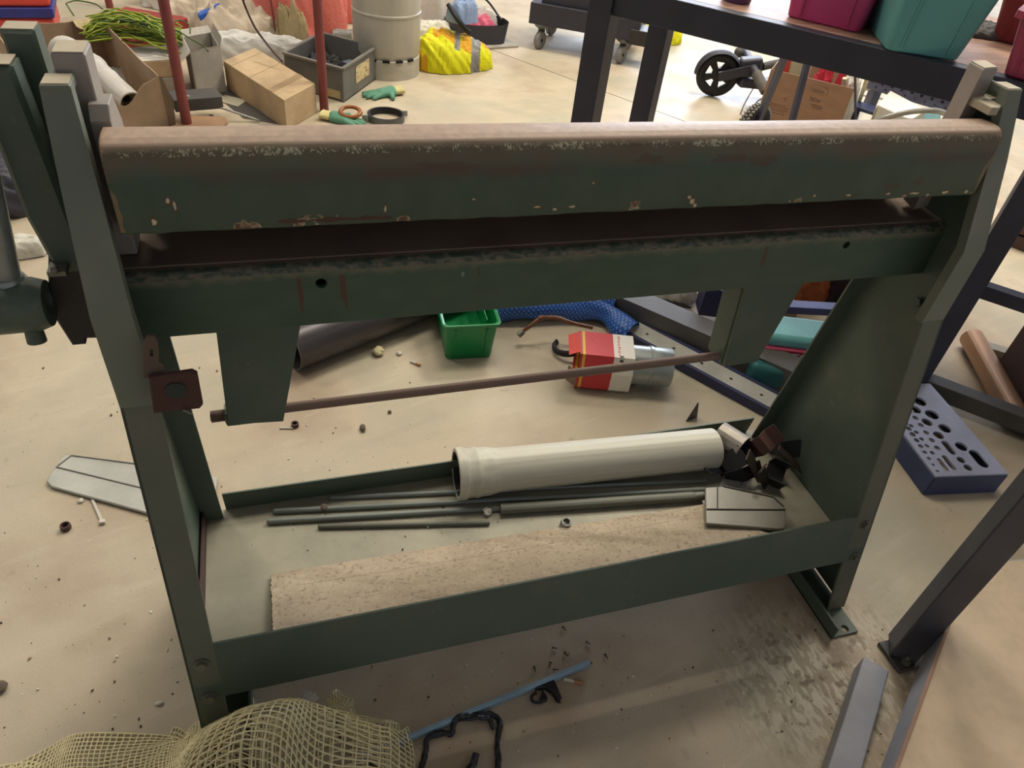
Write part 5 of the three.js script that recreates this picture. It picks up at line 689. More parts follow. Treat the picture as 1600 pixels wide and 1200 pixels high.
  { const a = H(440, 97, 0.03); solo('black_wire', 'thin dark wire hanging down over the pale sheets to the plastic crate', 'wire', tube([H(376, -12, 0.5), H(384, 12, 0.42), H(398, 42, 0.33), H(412, 62, 0.27), H(428, 82, 0.23), H(441, 96, 0.2)], 0.006, 40, 8), M.brown, null); }
  // gloves
  const glove = (label, px, py, yaw, flip, folded) => { const q = H(px, py, 0.01).setY(0), t = thing('work_glove', label, 'glove', q), L = (x, y, z) => V(x * (flip ? -1 : 1), y, z); const hand = limbs([[L(-0.035, 0.018, 0), L(0.035, 0.02, 0), 0.03, 0.034], [L(-0.03, 0.02, 0.02), L(0.04, 0.02, 0.025), 0.02, 0.02], [L(-0.03, 0.02, -0.022), L(0.04, 0.02, -0.02), 0.02, 0.02], [L(-0.05, 0.02, -0.032), L(-0.12, 0.012, -0.052), 0.0135, 0.011], [L(-0.055, 0.021, -0.011), L(-0.135, 0.012, -0.018), 0.0135, 0.011], [L(-0.055, 0.021, 0.011), L(-0.13, 0.012, 0.016), 0.0135, 0.011], [L(-0.045, 0.02, 0.03), L(-0.105, 0.012, 0.046), 0.0125, 0.01], [L(0.02, 0.02, 0.03), L(folded ? -0.01 : 0.0, 0.014, 0.085), 0.016, 0.0125]], 56, 0.008); const put = (g) => { g.rotateY(yaw); g.translate(q.x, 0, q.z); const p = g.attributes.position; for (let i = 0; i < p.count; i++) if (p.getY(i) < 0.002) p.setY(i, 0.002); return g; }; part(t, 'coated_hand', put(hand), M.gloveGreen); const cuff = lathe([[0.036, 0], [0.041, 0.01], [0.04, 0.05], [0.043, 0.056], [0.039, 0.058], [0.034, 0.0]], 28); cuff.rotateZ(-Math.PI / 2 * (flip ? -1 : 1)); cuff.scale(1, 0.5, 1); cuff.translate(0.05 * (flip ? -1 : 1), 0.024, 0); part(t, 'knit_cuff', put(cuff), M.gloveCuff, 'cream knitted cuff'); };
  glove('green coated work glove with a cream cuff in front of the gas bottle', 603, 147, 0.35, false, false);
  glove('green and cream work glove lying by the beige carton corner', 532, 188, 2.6, false, true);
  { const q = H(548, 182, 0.03); const g = NI(new THREE.TorusGeometry(0.042, 0.01, 12, 36)); g.rotateX(Math.PI / 2 + 0.35); g.scale(1.25, 1, 0.9); g.translate(q.x, 0.055, q.z); solo('brown_ring', 'shiny brown ring of tape lying on the work glove', 'tape', g, M.brownTape = mat('brownTape', '#a8602a', 0.3)); }
  // pipe clamp ring
  { const q = H(603, 182, 0.02); const t = thing('pipe_clamp', 'round steel pipe clamp with a black rubber lining on the floor', 'clamp', q.clone().setY(0)); const put = (g) => { g.translate(q.x, 0.003, q.z); return g; }; part(t, 'band', put(lathe([[0.098, 0], [0.103, 0], [0.103, 0.034], [0.098, 0.034], [0.098, 0]], 56)), M.galvDark = mat('galvDark', '#6f7274', 0.35, 0.6)); part(t, 'lining', put(lathe([[0.09, 0.001], [0.0975, -0.001], [0.0975, 0.036], [0.09, 0.035], [0.09, 0.001]], 56)), M.rubber, 'black rubber lining'); for (const [a, s] of [[0.35, 1], [3.3, 1]]) { const c = V(Math.cos(a) * 0.118, 0.018, Math.sin(a) * -0.118); part(t, 'lug', put(box(0.034, 0.03, 0.006, c.x, c.y, c.z, 0.001)), M.galv); part(t, 'screw', put(cyl(V(c.x, c.y, c.z - 0.016), V(c.x, c.y, c.z + 0.026), 0.0045, 0.0045, 10)), M.bolt); } }
}
// rusty plate stack, papers, thin rod left of the beige carton
{
  const y = 0.07; const P = [[250, 205], [300, 180], [352, 182], [356, 190], [345, 200], [290, 218]].map((q) => { const p = H(...q, y); return [p.x, p.z]; }); const c = P.reduce((a, p) => [a[0] + p[0] / P.length, a[1] + p[1] / P.length], [0, 0]);
  const t = thing('rusty_plate', 'rusty brown steel plate with holes at the foot of the red upright', 'plate', V(c[0], 0, c[1])); part(t, 'plate', slabY(P, y - 0.014, 0.014, { bevel: 0.003 }), M.rustPlate = mat('rustPlate', '#a4805f', 0.75)); part(t, 'underlay', slabY(P.map(([x, z]) => [lerp(x, c[0], 0.1), lerp(z, c[1], 0.1)]), 0.002, y - 0.018, { bevel: 0.003 }), M.brown); { const h0 = H(330, 180, y); part(t, 'plate_hole', cyl(V(h0.x, y - 0.002, h0.z), V(h0.x, y + 0.0005, h0.z), 0.011, 0.011, 18), M.dark); }
  { const a = H(270, 165, 0.08), b = H(345, 165, 0.06); const g = bar(a.setY(0.1), b.setY(0.1), 0.14, 0.06); solo('steel_channel', 'grey steel channel behind the rusty plate', 'channel', g, M.darkGrey, null); }
  const r0 = H(292, 150, 0.13), r1 = H(405, 188, 0.01); solo('thin_rod', 'thin steel rod slanting from the grey carton to the floor', 'rod', cyl(r0.setY(0.13), r1.setY(0.008), 0.006, 0.006, 14), M.steel, null);
  const paper = (label, pts, m, y2) => solo('paper_sheet', label, 'paper', slabY(pts.map((q) => { const p = H(...q); return [p.x, p.z]; }), y2, 0.0025, { bevel: 0 }), m); paper('printed pale card lying under the thin rod', [[332, 156], [352, 150], [386, 158], [372, 168]], M.paperPrint = new THREE.MeshPhysicalMaterial({ roughness: 0.8, side: THREE.DoubleSide, color: 0xb9b39c }), 0.003); paper('pale sheet lying below the beige carton', [[388, 196], [430, 195], [436, 206], [392, 207]], M.greyCard, 0.003); paper('dark card lying between grey and beige cartons', [[344, 140], [360, 132], [420, 170], [440, 195], [380, 185], [350, 160]], M.darkGrey, 0.0005);
}
// far left: white glove and black bag behind the handle
{
  const q = H(42, 395, 0); solo('white_cloth', 'crumpled white cloth on the floor behind the lifting handle', 'cloth', heap(q.x - 0.005, q.z, 0.085, 0.055, 0.06, { seed: 9, amp: 0.28, freq: 2 }), M.clothWhite);
  const b = H(8, 330, 0); solo('black_bin_bag', 'dark crumpled bag on the floor behind the lifting handle', 'bag', heap(b.x - 0.1, b.z - 0.1, 0.28, 0.2, 0.2, { seed: 17, amp: 0.5, freq: 2.5 }), M.blackPaint);
  const w = H(3, 262, 0.04); solo('white_scrap', 'white plastic scrap at the left edge beside the dark bag', 'scrap', heap(w.x - 0.02, w.z, 0.06, 0.07, 0.08, { seed: 27, amp: 0.6 }), M.whiteBag);
}

// ---------------------------------------------------------------- back right: bench, trolley, scooter, cartons
{
  // workbench: black steel frame, wooden top
  const hT = 1.05, A = H(930, -30, hT), B = H(1738, 163, hT); A.y = B.y = 0; const d = B.clone().sub(A), Lb = d.length(); d.normalize(); const n = V(d.z, 0, -d.x); if (n.z > 0) n.negate(); const dep = 0.7, Lx = Lb + 0.9;
  const at = (s, t, y) => A.clone().addScaledVector(d, s).addScaledVector(n, t).setY(y);
  const t = thing('workbench', 'long workbench with a black steel frame and worn wooden top', 'workbench', at(Lx / 2, dep / 2, 0));
  const leg = (s, tt, w) => part(t, 'leg', bar(at(s, tt, 0.002), at(s, tt, hT - 0.03), w, w, d, 0.003), M.blackPaint);
  leg(0.035, 0.035, 0.085); leg(0.035, dep - 0.05, 0.085); leg(Lb - 0.06, 0.035, 0.07); leg(Lx - 0.06, 0.035, 0.07); leg(Lx - 0.06, dep - 0.035, 0.07);
  const rail = (a, b, h, w = 0.05) => part(t, 'rail', bar(a, b, w, h, V(0, 1, 0), 0.003), M.blackPaint);
  rail(at(0, 0.03, hT - 0.045), at(Lx, 0.03, hT - 0.045), 0.09); rail(at(0, dep - 0.03, hT - 0.08), at(Lx, dep - 0.03, hT - 0.08), 0.09); rail(at(0.03, 0, hT - 0.08), at(0.03, dep, hT - 0.08), 0.09); rail(at(Lx - 0.03, 0, hT - 0.08), at(Lx - 0.03, dep, hT - 0.08), 0.09);
  part(t, 'stretcher', bar(at(Lb - 0.09, 0.035, 0.06), at(Lx, 0.035, 0.06), 0.06, 0.06, V(0, 1, 0), 0.003), M.benchRail = mat('benchRail', '#5b5852', 0.55, 0.1)); part(t, 'stretcher', bar(at(Lb - 0.3, 0.06, 0.44), at(Lx, 0.06, 0.44), 0.045, 0.045), M.blackPaint);
  const wt = canvasTex(1024, 512, (c, w, h) => { const im = c.createImageData(w, h); for (let y = 0, o = 0; y < h; y++) for (let x = 0; x < w; x++, o += 4) { const u = x / w, v = y / h, g = fbm(u * 6, v * 90, 3, 4), m2 = fbm(u * 9, v * 7, 13, 4); let k = mixc([150, 112, 92], [196, 158, 134], g); k = mixc(k, [116, 92, 84], clamp((m2 - 0.5) * 3) * 0.5); im.data[o] = k[0]; im.data[o + 1] = k[1]; im.data[o + 2] = k[2]; im.data[o + 3] = 255; } c.putImageData(im, 0, 0); });
  wt.repeat.set(0.7, 0.9); part(t, 'wooden_top', slabY([at(-0.02, 0.056, 0), at(Lx + 0.02, 0.056, 0), at(Lx + 0.02, dep + 0.2, 0), at(-0.02, dep + 0.2, 0)].map((p) => [p.x, p.z]), hT - 0.03, 0.03, { bevel: 0.002 }), new THREE.MeshPhysicalMaterial({ map: wt, roughness: 0.5 }));
  // bins on the bench
  const bin = (name, label, p, q, back, h, m, flare = 0.12) => { const a = H(...p, hT), b = H(...q, hT), dd = b.clone().sub(a), L = dd.length(); dd.normalize(); const nn = V(dd.z, 0, -dd.x); if (nn.z > 0) nn.negate(); const C = (s, tt, y) => a.clone().addScaledVector(dd, s).addScaledVector(nn, tt).setY(hT + 0.001 + y); const o = thing(name, label, 'bin', C(L / 2, back / 2, 0)); const ring = (e, y) => { const r = 0.02, out = []; for (const [cx, cz, a0] of [[L + e - r, -e + r, -90], [L + e - r, back + e - r, 0], [-e + r, back + e - r, 90], [-e + r, -e + r, 180]]) for (let i = 0; i <= 4; i++) { const an = (a0 + i * 22.5) * Math.PI / 180; out.push(C(cx + r * Math.cos(an), cz + r * Math.sin(an), y)); } return out; }; const rows = [ring(-0.004, 0), ring(0, 0.004), ring(h * flare, h - 0.02), ring(h * flare + 0.015, h - 0.018), ring(h * flare + 0.015, h), ring(h * flare - 0.004, h), ring(-0.006, 0.008)], N = rows[0].length; part(o, 'shell', toCreasedNormals(grid(N, rows.length - 1, (u, v) => rows[Math.round(v * (rows.length - 1))][Math.round(u * N) % N]), 0.6), m); part(o, 'bottom', slabY(ring(-0.006, 0).map((w) => [w.x, w.z]), hT + 0.002, 0.005, { bevel: 0 }), m); for (const s of [0.18, 0.82]) part(o, 'rib', bar(C(L * s, -0.002, 0.01), C(L * s, -h * flare * 0.92 - 0.002, h * 0.9), 0.008, 0.006, nn), m); };
  bin('plastic_bin', 'magenta plastic bin standing on the workbench', [1228, 26], [1341, 53], 0.26, 0.26, M.pink, 0.1);
  bin('plastic_bin', 'teal green plastic bin standing at the front edge of the workbench', [1383, 79], [1497, 97], 0.34, 0.3, M.teal, 0.14);
  bin('plastic_bin', 'dark red plastic bin at the right end of the workbench', [1566, 118], [1650, 140], 0.2, 0.16, M.redBin, 0.15);
  bin('plastic_bin', 'dull red plastic bin behind the dark red one on the workbench', [1548, 62], [1640, 84], 0.2, 0.14, M.redBin2 = mat('redBin2', '#9c3c44', 0.5), 0.15);
  { const q = H(1150, 2, hT); solo('purple_jar', 'purple round tin near the left end of the workbench', 'tin', lathe([[0, 0], [0.045, 0], [0.047, 0.004], [0.047, 0.08], [0.049, 0.082], [0.049, 0.1], [0, 0.1]], 32).translate(q.x, hT + 0.001, q.z), M.purple); }
  { const q = H(1490, 60, hT); solo('bench_rag', 'grey rag lying on the workbench between the bins', 'rag', heap(q.x + 0.16, q.z - 0.06, 0.09, 0.07, 0.03, { seed: 87, y: hT + 0.002 }), M.darkGrey); }
}
{
  // black trolley on castors
  const a = H(842, 76), b = H(968, 99); const d = b.clone().sub(a).normalize(), n = V(d.z, 0, -d.x); if (n.z > 0) n.negate(); const at = (s, t, y) => a.clone().addScaledVector(d, s).addScaledVector(n, t).setY(y);
  const L = a.distanceTo(b) + 0.1, t = thing('black_trolley', 'black steel trolley on grey castors far behind the machine', 'trolley', at(L / 2, 0.25, 0));
  const bx = (s0, s1, t0, t1, y0, y1, m, nm) => part(t, nm, slabY([at(s0, t0, 0), at(s1, t0, 0), at(s1, t1, 0), at(s0, t1, 0)].map((p) => [p.x, p.z]), y0, y1 - y0, { bevel: 0.003 }), m);
  bx(-0.09, L, -0.04, 0.5, 0.17, 0.31, M.blackPaint, 'bumper'); bx(-0.02, L - 0.08, 0.0, 0.46, 0.31, 0.85, M.blackPaint, 'cabinet'); bx(L - 0.06, L + 0.12, -0.05, 0.14, 0.15, 0.25, M.darkSteel, 'corner_block');
  { const g = grid(6, 3, (u, v) => at(lerp(0.34, 0.52, u), -0.043, lerp(0.2, 0.27, v) + 0.02 * u)); part(t, 'film_scrap', g, M.slate, 'scrap of clear film'); }
  for (const [s, tt] of [[0, 0], [L - 0.1, 0], [0, 0.42], [L - 0.1, 0.42]]) { const c = at(s, tt, 0.062); const w = thing ? null : null; const wh = along(lathe([[0.012, -0.018], [0.055, -0.018], [0.061, -0.012], [0.061, 0.012], [0.055, 0.018], [0.012, 0.018]], 32), V(0, 0, 0), V(0.6, 0, 0.8)); wh.translate(c.x, c.y, c.z); const k = part(t, 'castor', merge([bar(at(s, tt, 0.17).add(V(0, 0, 0)), at(s, tt, 0.062), 0.012, 0.05, d, 0.001).translate(n.x * 0.026, 0, n.z * 0.026), boxB(c.x - 0.04, c.x + 0.04, 0.15, 0.172, c.z - 0.04, c.z + 0.04, 0.002)]), M.galvDark); part(k, 'wheel', wh, M.castor ??= mat('castor', '#8f8d88', 0.6)); }
}
{
  // electric scooter lying with its front wheel toward us
  const c = H(1112, 150).setY(0.142), t = thing('kick_scooter', 'black kick scooter with its handlebar lying beside the front wheel', 'scooter', c.clone().setY(0)); const ax = V(-0.35, 0.0, 0.94).normalize(), fw = V(0.94, 0, 0.35).normalize();
  const put = (g) => { g.applyMatrix4(new THREE.Matrix4().makeBasis(fw, V(0, 1, 0), ax)); g.translate(c.x, c.y, c.z); return g; };
  const tyre = NI(new THREE.TorusGeometry(0.115, 0.027, 16, 56)); part(t, 'tyre', put(tyre), M.rubber);
  const holes = []; for (let i = 0; i < 5; i++) { const a = i * 1.2566 + 0.3; holes.push([0, -0.16, 0.16, 0].map((k, j) => { const r = j === 0 || j === 3 ? (j ? 0.042 : 0.045) : 0.086; return [Math.cos(a + (j === 1 ? -0.35 : j === 2 ? 0.35 : j === 0 ? -0.2 : 0.2)) * r, Math.sin(a + (j === 1 ? -0.35 : j === 2 ? 0.35 : j === 0 ? -0.2 : 0.2)) * r]; })); }
  const rim = slab([...Array(40)].map((_, i) => [Math.cos(i / 40 * 6.283) * 0.098, Math.sin(i / 40 * 6.283) * 0.098]), 0.02, { holes }); rim.translate(0, 0, -0.01); part(t, 'rim', put(rim), M.black);
  const mud = grid(40, 6, (u, v) => { const a = lerp(0.35, 3.2, u), w = (v - 0.5) * 0.09, r = 0.158 - 0.9 * w * w * 8; return V(Math.cos(a) * r, Math.sin(a) * r, w); }); part(t, 'mudguard', put(mud), M.blackPaint);
  const P = (x, y, z) => c.clone().addScaledVector(fw, x).addScaledVector(ax, z).add(V(0, y, 0));
  part(t, 'fork', merge([bar(P(0, 0, 0.05), P(0.2, 0.07, 0.05), 0.02, 0.06), bar(P(0, 0, -0.05), P(0.2, 0.07, -0.05), 0.02, 0.06), bar(P(0.13, 0.06, 0), P(0.27, 0.09, 0), 0.1, 0.12, V(0, 1, 0), 0.02)]), M.blackPaint);
  part(t, 'deck', bar(P(0.14, -0.02, 0), P(0.62, -0.04, -0.1), 0.13, 0.06, V(0, 1, 0), 0.015), M.blackPaint);
  part(t, 'stem', cyl(P(0.27, 0.09, 0.02), P(0.85, 0.2, -0.25), 0.026, 0.024, 20), M.darkGrey);
  const hb0 = H(1165, 82, 0.24), hb1 = H(1178, 108, 0.22), hb2 = H(1196, 143, 0.13); part(t, 'handlebar', tube([hb0, hb1.clone().lerp(hb0, 0.5), hb1, hb2.clone().lerp(hb1, 0.5), hb2], 0.026, 30, 16), M.blackPaint); part(t, 'grip', cyl(hb1.clone().lerp(hb2, 0.2), hb2, 0.034, 0.032, 20), M.gripGrey = mat('gripGrey', '#6a655f', 0.7)); part(t, 'clamp_knob', NI(new THREE.SphereGeometry(0.035, 16, 12).translate(hb0.x - 0.05, hb0.y + 0.0, hb0.z)), M.darkGrey);
  part(t, 'cable', tube([H(1178, 136, 0.1), H(1170, 150, 0.08), H(1162, 165, 0.04), H(1157, 178, 0.005).setY(0.004)], 0.004, 30, 6), M.brown); part(t, 'cable', tube([H(1195, 152, 0.1), H(1184, 158, 0.08), H(1175, 170, 0.03), H(1170, 180, 0.005).setY(0.004)], 0.004, 30, 6), M.brown);
  // hand truck: knobbly wheel and two rails
  const w = H(1174, 206, 0.09).setY(0.125); const ht = thing('hand_truck', 'hand truck with a knobbly tyre and two dark blue rails behind the clamp beam', 'hand truck', w.clone().setY(0)); const wax = V(0.35, 0, 0.94).normalize(), wf = V(0.94, 0, -0.35);
  const tt = NI(new THREE.TorusGeometry(0.088, 0.034, 16, 48)); const put2 = (g) => { g.applyMatrix4(new THREE.Matrix4().makeBasis(wf, V(0, 1, 0), wax)); g.translate(w.x, w.y, w.z); return g; }; part(ht, 'tyre', put2(tt), M.rubber);
  const kn = []; for (let i = 0; i < 34; i++) for (const s of [-1, 0, 1]) { const a = i / 34 * 6.283 + (s ? 0.09 : 0); const g = box(0.012, 0.013, 0.016, 0, 0, 0, 0.001); g.rotateY(0.6 * s); g.translate(0, 0.122 - 0.004 * s * s, s * 0.02); g.rotateZ(a); kn.push(g); } const knob = part(ht, 'tread', put2(merge(kn)), M.treadGrey = mat('treadGrey', '#8a857b', 0.9)); knob.userData.kind = 'stuff'; part(ht, 'hub', put2(cyl(V(0, 0, -0.03), V(0, 0, 0.03), 0.045, 0.045, 24)), M.steel);
  const r0 = w.clone().add(V(0.0, 0.0, 0.08)), rA = H(1226, 86, 0.75), rB = H(1264, 94, 0.6);
  const foot = (px, py, y) => H(px, py, y); part(ht, 'rail', bar(foot(1183, 194, 0.14), foot(1228, 84, 0.62), 0.032, 0.03, V(0, 0, 1)), M.railBlue = mat('railBlue', '#3c405c', 0.5)); part(ht, 'rail', bar(foot(1232, 210, 0.06), foot(1263, 92, 0.5), 0.032, 0.03, V(0, 0, 1)), M.railBlue); part(ht, 'axle', bar(foot(1183, 194, 0.14), foot(1234, 200, 0.11), 0.02, 0.02), M.railBlue);
}
{
  // printed carton with odds and ends in it
  const h = 0.34, A = H(1205, 108, h), B = H(1335, 139, h), dd = B.clone().sub(A), L = dd.length(); dd.normalize(); const n = V(dd.z, 0, -dd.x); if (n.z > 0) n.negate(); const dep = 0.3; const P = (s, t2, y = 0) => A.clone().addScaledVector(dd, s).addScaledVector(n, t2).setY(y);
  const t = thing('printed_carton', 'brown carton with dark printed lettering behind the clamp beam', 'carton', P(L / 2, dep / 2));
  const ct = canvasTex(1024, 800, (c, w, h2) => { for (let i = 0; i < w; i += 4) for (let k = 0; k < h2; k += 4) { const q = fbm(i / 120, k / 60, 6, 4); c.fillStyle = rgb(mixc([146, 112, 86], [168, 132, 104], q)); c.fillRect(i, k, 4, 4); } c.strokeStyle = c.fillStyle = '#57443a'; c.lineWidth = 4; c.beginPath(); c.ellipse(640, 120, 110, 60, 0.1, 0, 7); c.stroke(); c.font = 'bold 34px sans-serif'; c.fillText('~~~~', 600, 110); c.fillRect(560, 126, 150, 10); c.fillRect(575, 148, 130, 8); c.beginPath(); c.moveTo(700, 60); c.quadraticCurveTo(770, 110, 740, 170); c.stroke(); c.font = 'bold 76px serif'; c.fillText('Mie', 560, 285); for (const [x, y, w3] of [[590, 320, 150], [610, 340, 150], [630, 362, 110], [250, 330, 60], [270, 362, 30], [120, 440, 200], [110, 466, 250], [110, 500, 250], [120, 526, 210], [110, 560, 230]]) c.fillRect(x, y, w3, 9); });
  ct.wrapS = ct.wrapT = THREE.ClampToEdgeWrapping; const front = grid(1, 1, (u, v) => P(u * L, -0.001, lerp(0.003, h, v))); part(t, 'printed_front', front, new THREE.MeshPhysicalMaterial({ map: ct, roughness: 0.85, side: THREE.DoubleSide }));
  for (const [p, q] of [[P(0, 0), P(L, 0)], [P(L, 0), P(L, dep)], [P(L, dep), P(0, dep)], [P(0, dep), P(0, 0)]]) part(t, 'wall', wallPanel(q, p, h, h, 0.005), M.card); part(t, 'bottom', slabY([P(0, 0), P(L, 0), P(L, dep), P(0, dep)].map((p) => [p.x, p.z]), 0.002, 0.004, { bevel: 0 }), M.cardDark);
  const inH = (s, t2) => P(L * s, dep * t2);
  const c1 = inH(0.6, 0.5); solo('red_cloth', 'bright red cloth in the printed carton beside the rail', 'cloth', heap(c1.x, c1.z, 0.07, 0.06, 0.37, { seed: 93, amp: 0.4, y: 0.008 }), M.redCloth = mat('redCloth', '#d6304a', 0.7));
  const c2 = inH(0.84, 0.5); solo('red_cloth', 'bright red cloth in the printed carton beside the white tube', 'cloth', heap(c2.x, c2.z, 0.045, 0.06, 0.35, { seed: 94, amp: 0.4, y: 0.008 }), M.redCloth);
  const c3 = inH(0.3, 0.55); const cr = box(0.12, 0.4, 0.05, 0, 0.208, 0, 0.003); cr.rotateY(-0.9); cr.translate(c3.x, 0, c3.z); solo('cream_box', 'tall cream box standing in the printed carton', 'box', cr, M.cream); const c4 = inH(0.13, 0.5); solo('red_cone', 'small red pointed cap in the printed carton between the rails', 'cap', lathe([[0, 0.008], [0.03, 0.008], [0.028, 0.3], [0.012, 0.41], [0, 0.42]], 20).translate(c4.x, 0, c4.z), M.redPlastic);
  const tb = (label, a, b, r, m) => solo('plastic_tube', label, 'tube', cyl(a, b, r, r, 16), m, null); tb('short white tube standing up in the printed carton', inH(0.96, 0.6).setY(0.01), H(1320, 122, 0.37), 0.013, M.cream); tb('white tube leaning out beside the printed carton', H(1340, 165, 0.1), H(1356, 120, 0.38), 0.013, M.cream);
  { const q = H(1337, 128, 0.34); solo('grey_cloth', 'grey white crumpled film at the corner of the printed carton', 'film', heap(q.x + 0.04, q.z - 0.1, 0.09, 0.08, 0.36, { seed: 95, amp: 0.4 }), M.whiteBag); }
  // thin black rod
  const rf = H(1337, 235, 0); solo('black_rod', 'thin black upright rod right of the printed carton', 'rod', cyl(H(1337, 205, 0.1), H(1336, 112, 0.5), 0.007, 0.007, 12), M.railBlue, null);
  // white boxes
  const wb = (label, pts, y, h2) => { const q = pts.map((p) => H(...p, y + h2)); return solo('white_box', label, 'box', slabY(q.map((p) => [p.x, p.z]), y + 0.002, h2, { bevel: 0.004 }), M.whiteCard, null); };
  wb('white plastic box standing between printed carton and green tray', [[1371, 164], [1391, 142], [1448, 172], [1424, 188]], 0.0, 0.25); wb('low white box right of the printed carton', [[1338, 196], [1345, 168], [1374, 175], [1400, 205]], 0.0, 0.14);
  { const q = H(1384, 170, 0.2); solo('cream_lining', 'stained cream card leaning on the white box', 'card', (() => { const a = H(1371, 164, 0.252), b = H(1391, 143, 0.252); return bu(wallPanel(b.clone().add(V(-0.006, 0, 0.008)), a.clone().add(V(-0.006, 0, 0.008)), 0.24, 0.24, 0.004)); })(), M.cream, null); }
  const hose = (label, pts, r, m) => solo('grey_hose', label, 'hose', tube(pts, r, 60, 12), m, null); hose('thick grey hose arching over the white boxes', [H(1352, 196, 0.12), H(1380, 186, 0.22), H(1410, 177, 0.28), H(1440, 173, 0.3), H(1466, 174, 0.3), H(1490, 182, 0.2)], 0.016, M.greyPlasticDark); hose('grey hose curling behind the white boxes', [H(1348, 140, 0.18), H(1362, 138, 0.22), H(1380, 142, 0.2), H(1400, 152, 0.12), H(1425, 165, 0.03)], 0.013, M.greyPlastic); hose('pale grey conduit lying below the curling hose', [H(1346, 148, 0.1), H(1370, 152, 0.1), H(1400, 160, 0.05), H(1425, 168, 0.02)], 0.01, M.whiteBag);
  { const a = H(1400, 190, 0.14), b = H(1460, 192, 0.14); solo('green_tray', 'dark green tray between white box and right upright', 'tray', slabY([H(1426, 172, 0.14), H(1470, 180, 0.14), H(1470, 200, 0.14), H(1420, 200, 0.14)].map((p) => [p.x, p.z]), 0.002, 0.14, { bevel: 0.004 }), M.darkGreen, null); }
  // perforated slotted angle
  const a = H(1358, 117, 0.3), b = H(1490, 156, 0.3), sd = b.clone().sub(a), sl = sd.length() + 0.1; sd.normalize(); const hs = []; for (let i = 0; i < Math.floor(sl / 0.062); i++) hs.push([0.04 + i * 0.062, 0.05, 0.009], [0.07 + i * 0.062, 0.022, 0.006]); const sg = slab([[0, 0], [sl, 0], [sl, 0.075], [0, 0.075]], 0.004, { holes: hs, bevel: 0 }); const so = V().crossVectors(sd, V(0, 1, 0)).normalize(); const sb = bu(sg); sb.applyMatrix4(new THREE.Matrix4().makeBasis(sd, V(0, 1, 0), so).setPosition(a.x, 0.222, a.z)); const sa = thing('slotted_angle', 'dark slotted steel angle with rows of holes behind the white boxes', 'angle', a.clone().setY(0)); part(sa, 'web', sb, M.slateDark = mat('slateDark', '#77768e', 0.5)); part(sa, 'rear_web', bar(a.clone().addScaledVector(so, -0.03).setY(0.26), a.clone().addScaledVector(sd, sl).addScaledVector(so, -0.03).setY(0.26), 0.004, 0.075), M.slateDark); part(sa, 'flange', bar(a.clone().setY(0.297), a.clone().addScaledVector(sd, sl).setY(0.297), 0.05, 0.004), M.slate); for (const s of [0.1, 0.9]) { const q = a.clone().addScaledVector(sd, sl * s).addScaledVector(so, -0.05); part(sa, 'foot', boxB(q.x - 0.03, q.x + 0.03, 0.001, 0.23, q.z - 0.03, q.z + 0.03, 0.002), M.slateDark); }
  { const c = a.clone().lerp(b, 0.15).addScaledVector(so, 0.16); const g = box(0.26, 0.16, 0.14, 0, 0.081, 0, 0.004); g.rotateY(-Math.atan2(sd.z, sd.x)); g.translate(c.x, 0, c.z); solo('navy_crate', 'dark blue crate under the grey hoses', 'crate', g, M.navy, null); }
}

